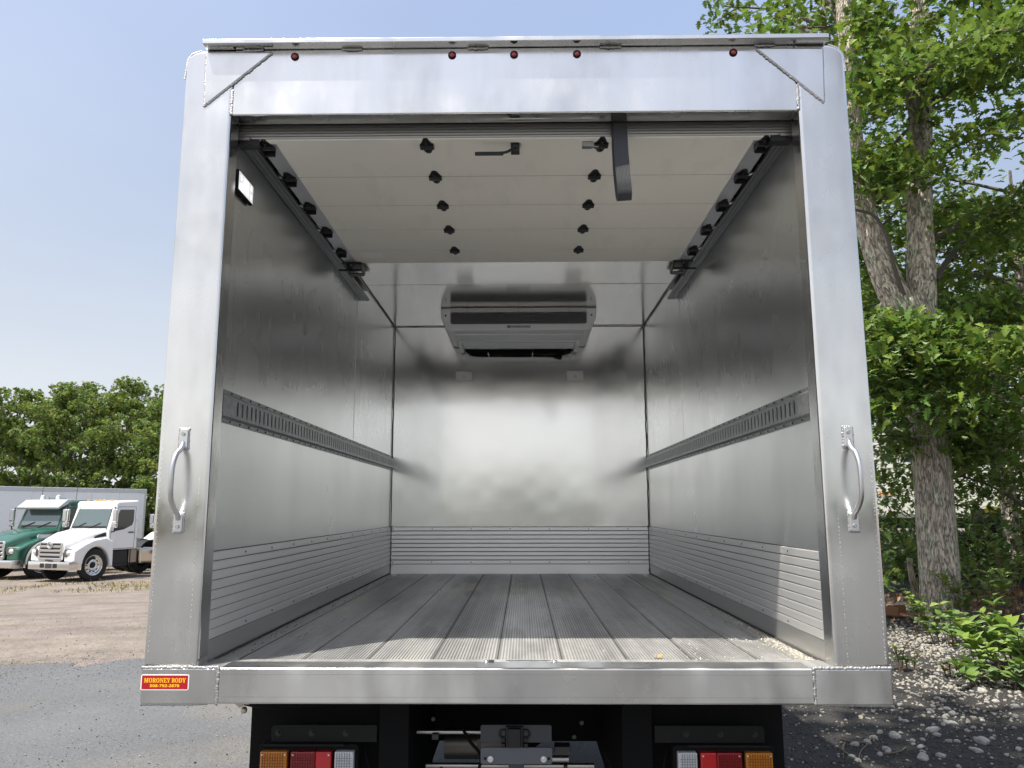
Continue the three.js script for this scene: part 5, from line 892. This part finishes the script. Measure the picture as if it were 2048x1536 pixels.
{
  const x = -14.9, z = -25.0, t = thing('parked_truck', 'white long-nosed truck without a body, chrome bumper, left of the silver truck', 'truck', [x, height(x, z), z], -.36);
  haulTruck(t, truckWhite, { tanks: true, steer: -.28 }); t.scale.set(.92, 1.04, .88);
  part(t, 'door_lettering', box(-1.049, -1.044, 1.07, 1.082, -.55, -.1, 0), std({ color: rgb(.25, .25, .25) }));
  part(t, 'front_plate', box(-.16, .16, .68, .72, 2.21, 2.22, 0), black);
  const x2 = -17.6, z2 = -26.6, g = thing('parked_truck', 'dark green long-nosed truck with a white sun visor at the left edge', 'truck', [x2, height(x2, z2), z2], -.34);
  haulTruck(g, truckGreen, { steer: -.15, bumper: chrome }); g.scale.setScalar(1.06);
  part(g, 'sun_visor', metres(new THREE.ExtrudeGeometry(shape([[.22, 2.50], [.66, 2.30], [.68, 2.34], [.34, 2.60], [.1, 2.62]]), { depth: 1.96, bevelEnabled: true, bevelSize: .012, bevelThickness: .02, bevelSegments: 2 })).rotateY(-Math.PI / 2).translate(.98, 0, 0), std({ color: rgb(.55, .57, .58), roughness: .3, metalness: .5 }));
  for (const s of [-1, 1]) { const e = sub(g, 'exhaust'); part(e, 'stack', join([rod([s * 1.16, .9, -.6], [s * 1.16, 2.1, -.6], .085, 14), rod([s * 1.16, 2.1, -.6], [s * 1.16, 2.45, -.55], .055, 12)]), chrome); part(e, 'heat_shield', rod([s * 1.16, 1.4, -.6], [s * 1.16, 2.0, -.6], .10, 14), std({ color: rgb(.6, .6, .6), metalness: 1, roughness: .35 })); }
  for (const s of [-1, 1]) part(g, 'air_intake', join([slab(roundRect(.72, 1.42, 1.26, 1.46, .08), .05, .012).rotateY(-Math.PI / 2).translate(s > 0 ? 1.03 : -.98, 0, 0)]), chrome);
  for (const s of [-1, 1]) part(g, 'fender_lip', slab([...arc(1.14, .52, .74, 0, 165, 16), ...arc(1.14, .52, .66, 165, 0, 16)], .12, .01).rotateY(-Math.PI / 2).translate(s > 0 ? 1.16 : -1.04, 0, 0), std({ color: rgb(.16, .17, .17), roughness: .6 }));
  parts(g, 'roof_beacon', [-.55, .2].map((q) => join([new THREE.CylinderGeometry(.07, .09, .10, 14).translate(q, 2.68, .05), new THREE.SphereGeometry(.07, 12, 6).scale(1, .6, 1).translate(q, 2.74, .05)])), std({ color: rgb(.6, .6, .58), roughness: .3 }));
  parts(g, 'aerial', [rod([.75, 2.6, -.2], [.75, 4.1, -.3], .008, 6), rod([-.9, 2.6, -.2], [-.9, 3.3, -.2], .008, 6)], black);
  part(g, 'horn', join([rod([-.1, 2.66, -.5], [-.1, 2.66, .1], .03, 10), new THREE.ConeGeometry(.07, .16, 12).rotateX(-Math.PI / 2).translate(-.1, 2.66, .16)]), chrome);
}
{
  // long white trailer behind them
  const p0 = at(292, 1000, -33.4), xr = p0.x, t = thing('cargo_trailer', 'long plain white cargo trailer parked behind the two trucks', 'trailer', [xr, height(xr, -33.4), -33.4], .98);
  const white = std({ color: rgb(.91, .92, .93), roughness: .38 }), edge = std({ color: rgb(.62, .64, .66), roughness: .45, metalness: .3 });
  part(t, 'roof', box(-12, 0, 3.35, 3.40, -2.5, .02, .015), edge);
  for (let i = 0; i < 9; i++) part(t, 'side_panel', box(-1.22 * (i + 1) - .06 + .004, -1.22 * i - .06 - .004, 1.18, 3.22, -2.48, 0, .006), white);
  part(t, 'top_rail', box(-12, 0, 3.22, 3.36, -2.49, .016, .012), edge); part(t, 'bottom_rail', box(-12, 0, 1.02, 1.18, -2.49, .014, .012), edge);
  part(t, 'corner_post', box(-.10, .01, 1.02, 3.38, -2.5, .02, .02), std({ color: rgb(.60, .62, .60), roughness: .5 }));
  part(t, 'side_label', box(-1.5, -.9, 1.36, 1.48, 0, .006, 0), std({ color: rgb(.50, .50, .46), roughness: .6 }));
  part(t, 'underframe', box(-11, -.4, .75, 1.02, -2.2, -.3, .02), black);
  for (const z of [-.35, -2.1]) for (const x of [-1.4, -2.7]) part(t, 'wheel', tyreG.clone().rotateY(Math.PI / 2).translate(x, .515, z), tyreMat);
  for (const z of [-.35, -2.1]) part(t, 'wheel', tyreG.clone().rotateY(Math.PI / 2).translate(-9.5, .515, z), tyreMat);
  // part of a white cab and a dark car beyond the trailer's end
  const q = at(316, 1080, -31), c = thing('parked_truck', 'white truck cab half hidden behind the left post of the silver truck', 'truck', [q.x + .75, height(q.x, -32) - .05, -32], -.2);
  haulTruck(c, truckWhite, { tanks: false });
  const w = at(300, 1040, -40), car = thing('parked_car', 'dark blue vehicle glimpsed between the trailer end and the silver truck', 'car', [w.x, height(w.x, -40), -40], .3);
  part(car, 'body', loft([ring(.95, .45, .85, 2.2, .15), ring(.98, .35, 1.05, 1.9, .2), ring(.98, .35, 1.12, .9, .2), ring(.98, .35, 1.15, -1.8, .2), ring(.92, .42, 1.0, -2.2, .2)]), std({ color: rgb(.02, .03, .07), roughness: .3 }));
  part(car, 'cabin', loft([ring(.85, 1.0, 1.12, 1.0, .05), ring(.78, 1.0, 1.72, .3, .2), ring(.78, 1.0, 1.74, -1.2, .2), ring(.8, 1.0, 1.15, -1.9, .06)]), glass);
  for (const s of [-1, 1]) for (const z of [1.35, -1.35]) part(car, 'wheel', tyreG.clone().scale(.62, .62, .62).translate(s * .88, .32, z), tyreMat);
}
{
  // white lettered trailer behind the oak, machinery below it, a log and a slab of wood
  const p = at(1740, 1010, -25), t = thing('lettered_trailer', 'white trailer with blue and orange lettering behind the oak trunk', 'trailer', [p.x - 3, 0, -25], -.05), by = at(1800, 1028, -25).y, ty = by + 2.75;
  const wm = std({ color: rgb(.76, .75, .72), roughness: .5 });
  for (let i = 0; i < 11; i++) part(t, 'side_panel', box(i * 1.22 + .004, (i + 1) * 1.22 - .004, by, ty, -2.5, 0, .006), wm);
  part(t, 'bottom_rail', box(0, 13.42, by - .14, by, -2.5, .01, .01), std({ color: rgb(.35, .35, .35), metalness: .5, roughness: .5 }));
  part(t, 'top_rail', box(0, 13.42, ty, ty + .12, -2.5, .01, .01), wm);
  part(t, 'underframe', box(.5, 13, by - .5, by - .14, -2.1, -.4, .02), black);
  for (const x of [10.6, 12]) for (const z of [-.35, -2.1]) part(t, 'wheel', tyreG.clone().rotateY(Math.PI / 2).translate(x, .75, z), tyreMat);
  parts(t, 'landing_leg', [box(2.4, 2.55, .1, by, -.7, -.55, .01), box(6.4, 6.6, .1, by, -.7, -.5, .01)], black);
  const word = (text, u, v, h, color, font) => { const c0 = at(u, v, -24.98), W = Math.ceil(text.length * 62); const tx = canvasTex(512, 160, (g, w, hh) => { g.fillStyle = '#e3e1dc'; g.fillRect(0, 0, w, hh); g.fillStyle = color; g.font = font; g.textBaseline = 'middle'; g.textAlign = 'left'; const k = 490 / g.measureText(text).width; g.save(); g.translate(10, hh / 2); g.scale(k, 1); g.fillText(text, 0, 0); g.restore(); }); const hM = h * 27.6 / 1547, wM = hM * W / 110; part(t, 'lettering', new THREE.PlaneGeometry(wM, hM).translate(c0.x - t.position.x + wM / 2 - .1, c0.y, .012), std({ map: tx, roughness: .5 })); };
  word('fi', 1762, 905, 62, '#21406e', 'bold 150px sans-serif'); word('ment', 1748, 986, 20, '#d9752a', 'bold 130px sans-serif'); word('.com/', 1752, 999, 16, '#3a3a3a', '120px sans-serif');
  const m = at(1975, 1040, -20), k = thing('loader_machine', 'dark machine with a yellow cylinder parked under the lettered trailer', 'machine', [m.x, .15, -20], .3);
  part(k, 'chassis', join([box(-1.6, 1.6, .55, .85, -.5, .5, .03), box(-.2, .5, .85, 1.5, -.4, .4, .05), box(.7, 1.5, .85, 1.25, -.4, .4, .05)]), black);
  part(k, 'arm', join([box(-1.5, .2, 1.0, 1.16, .1, .25, .03), tube([[-1.5, 1.1, .2], [-1.8, 1.3, .2], [-2.1, .9, .2]], .06, 8)]), black);
  part(k, 'cylinder', rod([-.35, 1.46, .35], [.05, 1.46, .35], .10, 14), std({ color: rgb(.70, .55, .03), roughness: .4 }));
  part(k, 'hose_reel', new THREE.TorusGeometry(.22, .07, 10, 24).translate(.5, 1.55, .3), black);
  for (const z of [-.45, .45]) for (const x of [-1.1, 1.1]) part(k, 'wheel', tyreG.clone().rotateY(Math.PI / 2).scale(.8, .8, .8).translate(x, .41, z), tyreMat);
  part(k, 'tail_lamp', box(-1.66, -1.58, .7, .8, .3, .45, .01), std({ color: rgb(.45, .06, .03), roughness: .3 }));
  const lg = at(1960, 1085, -15), logM = std({ color: rgb(.20, .16, .12), roughness: .95, map: barkTone });
  tag(part(scene, 'fallen_log', taperedTube([[lg.x - 2.3, height(lg.x, -15) + .14, -15.2], [lg.x, height(lg.x, -15) + .17, -15], [lg.x + 3.2, height(lg.x, -15) + .16, -14.8]], [.13, .16, .15], 14, 20, .1, 6), logM), 'long weathered log lying on the ground beyond the oak', 'log');
  const sl = at(1832, 1150, -8.75), sg = slab([[-.05, 0], [.05, 0], [.03, .35], [.045, .62], [-.03, .64], [-.05, .4]], .03, .006); sg.rotateZ(.12);
  const bd = part(scene, 'wood_slab', sg, std({ color: rgb(.50, .46, .40), roughness: .9, map: barkTone })); bd.position.set(sl.x, height(sl.x, sl.z) + .25, -8.75); tag(bd, 'pale split slab of wood leaning against the left side of the oak trunk', 'wood');
  const br = at(1805, 1245, -9.3), bk = part(scene, 'crate_panel', [box(-.22, .22, 0, .03, -.14, .14, .005), box(-.22, -.19, 0, .14, -.14, .14, .005), box(-.2, .22, .03, .14, -.14, -.11, .005)], std({ color: rgb(.22, .10, .05), roughness: .85 })); bk.position.set(br.x, height(br.x, -9.3) + .01, -9.3); bk.rotation.y = .4; tag(bk, 'small rusty brown open box lying left of the oak trunk', 'box');
}
renderer.render(scene, camera);
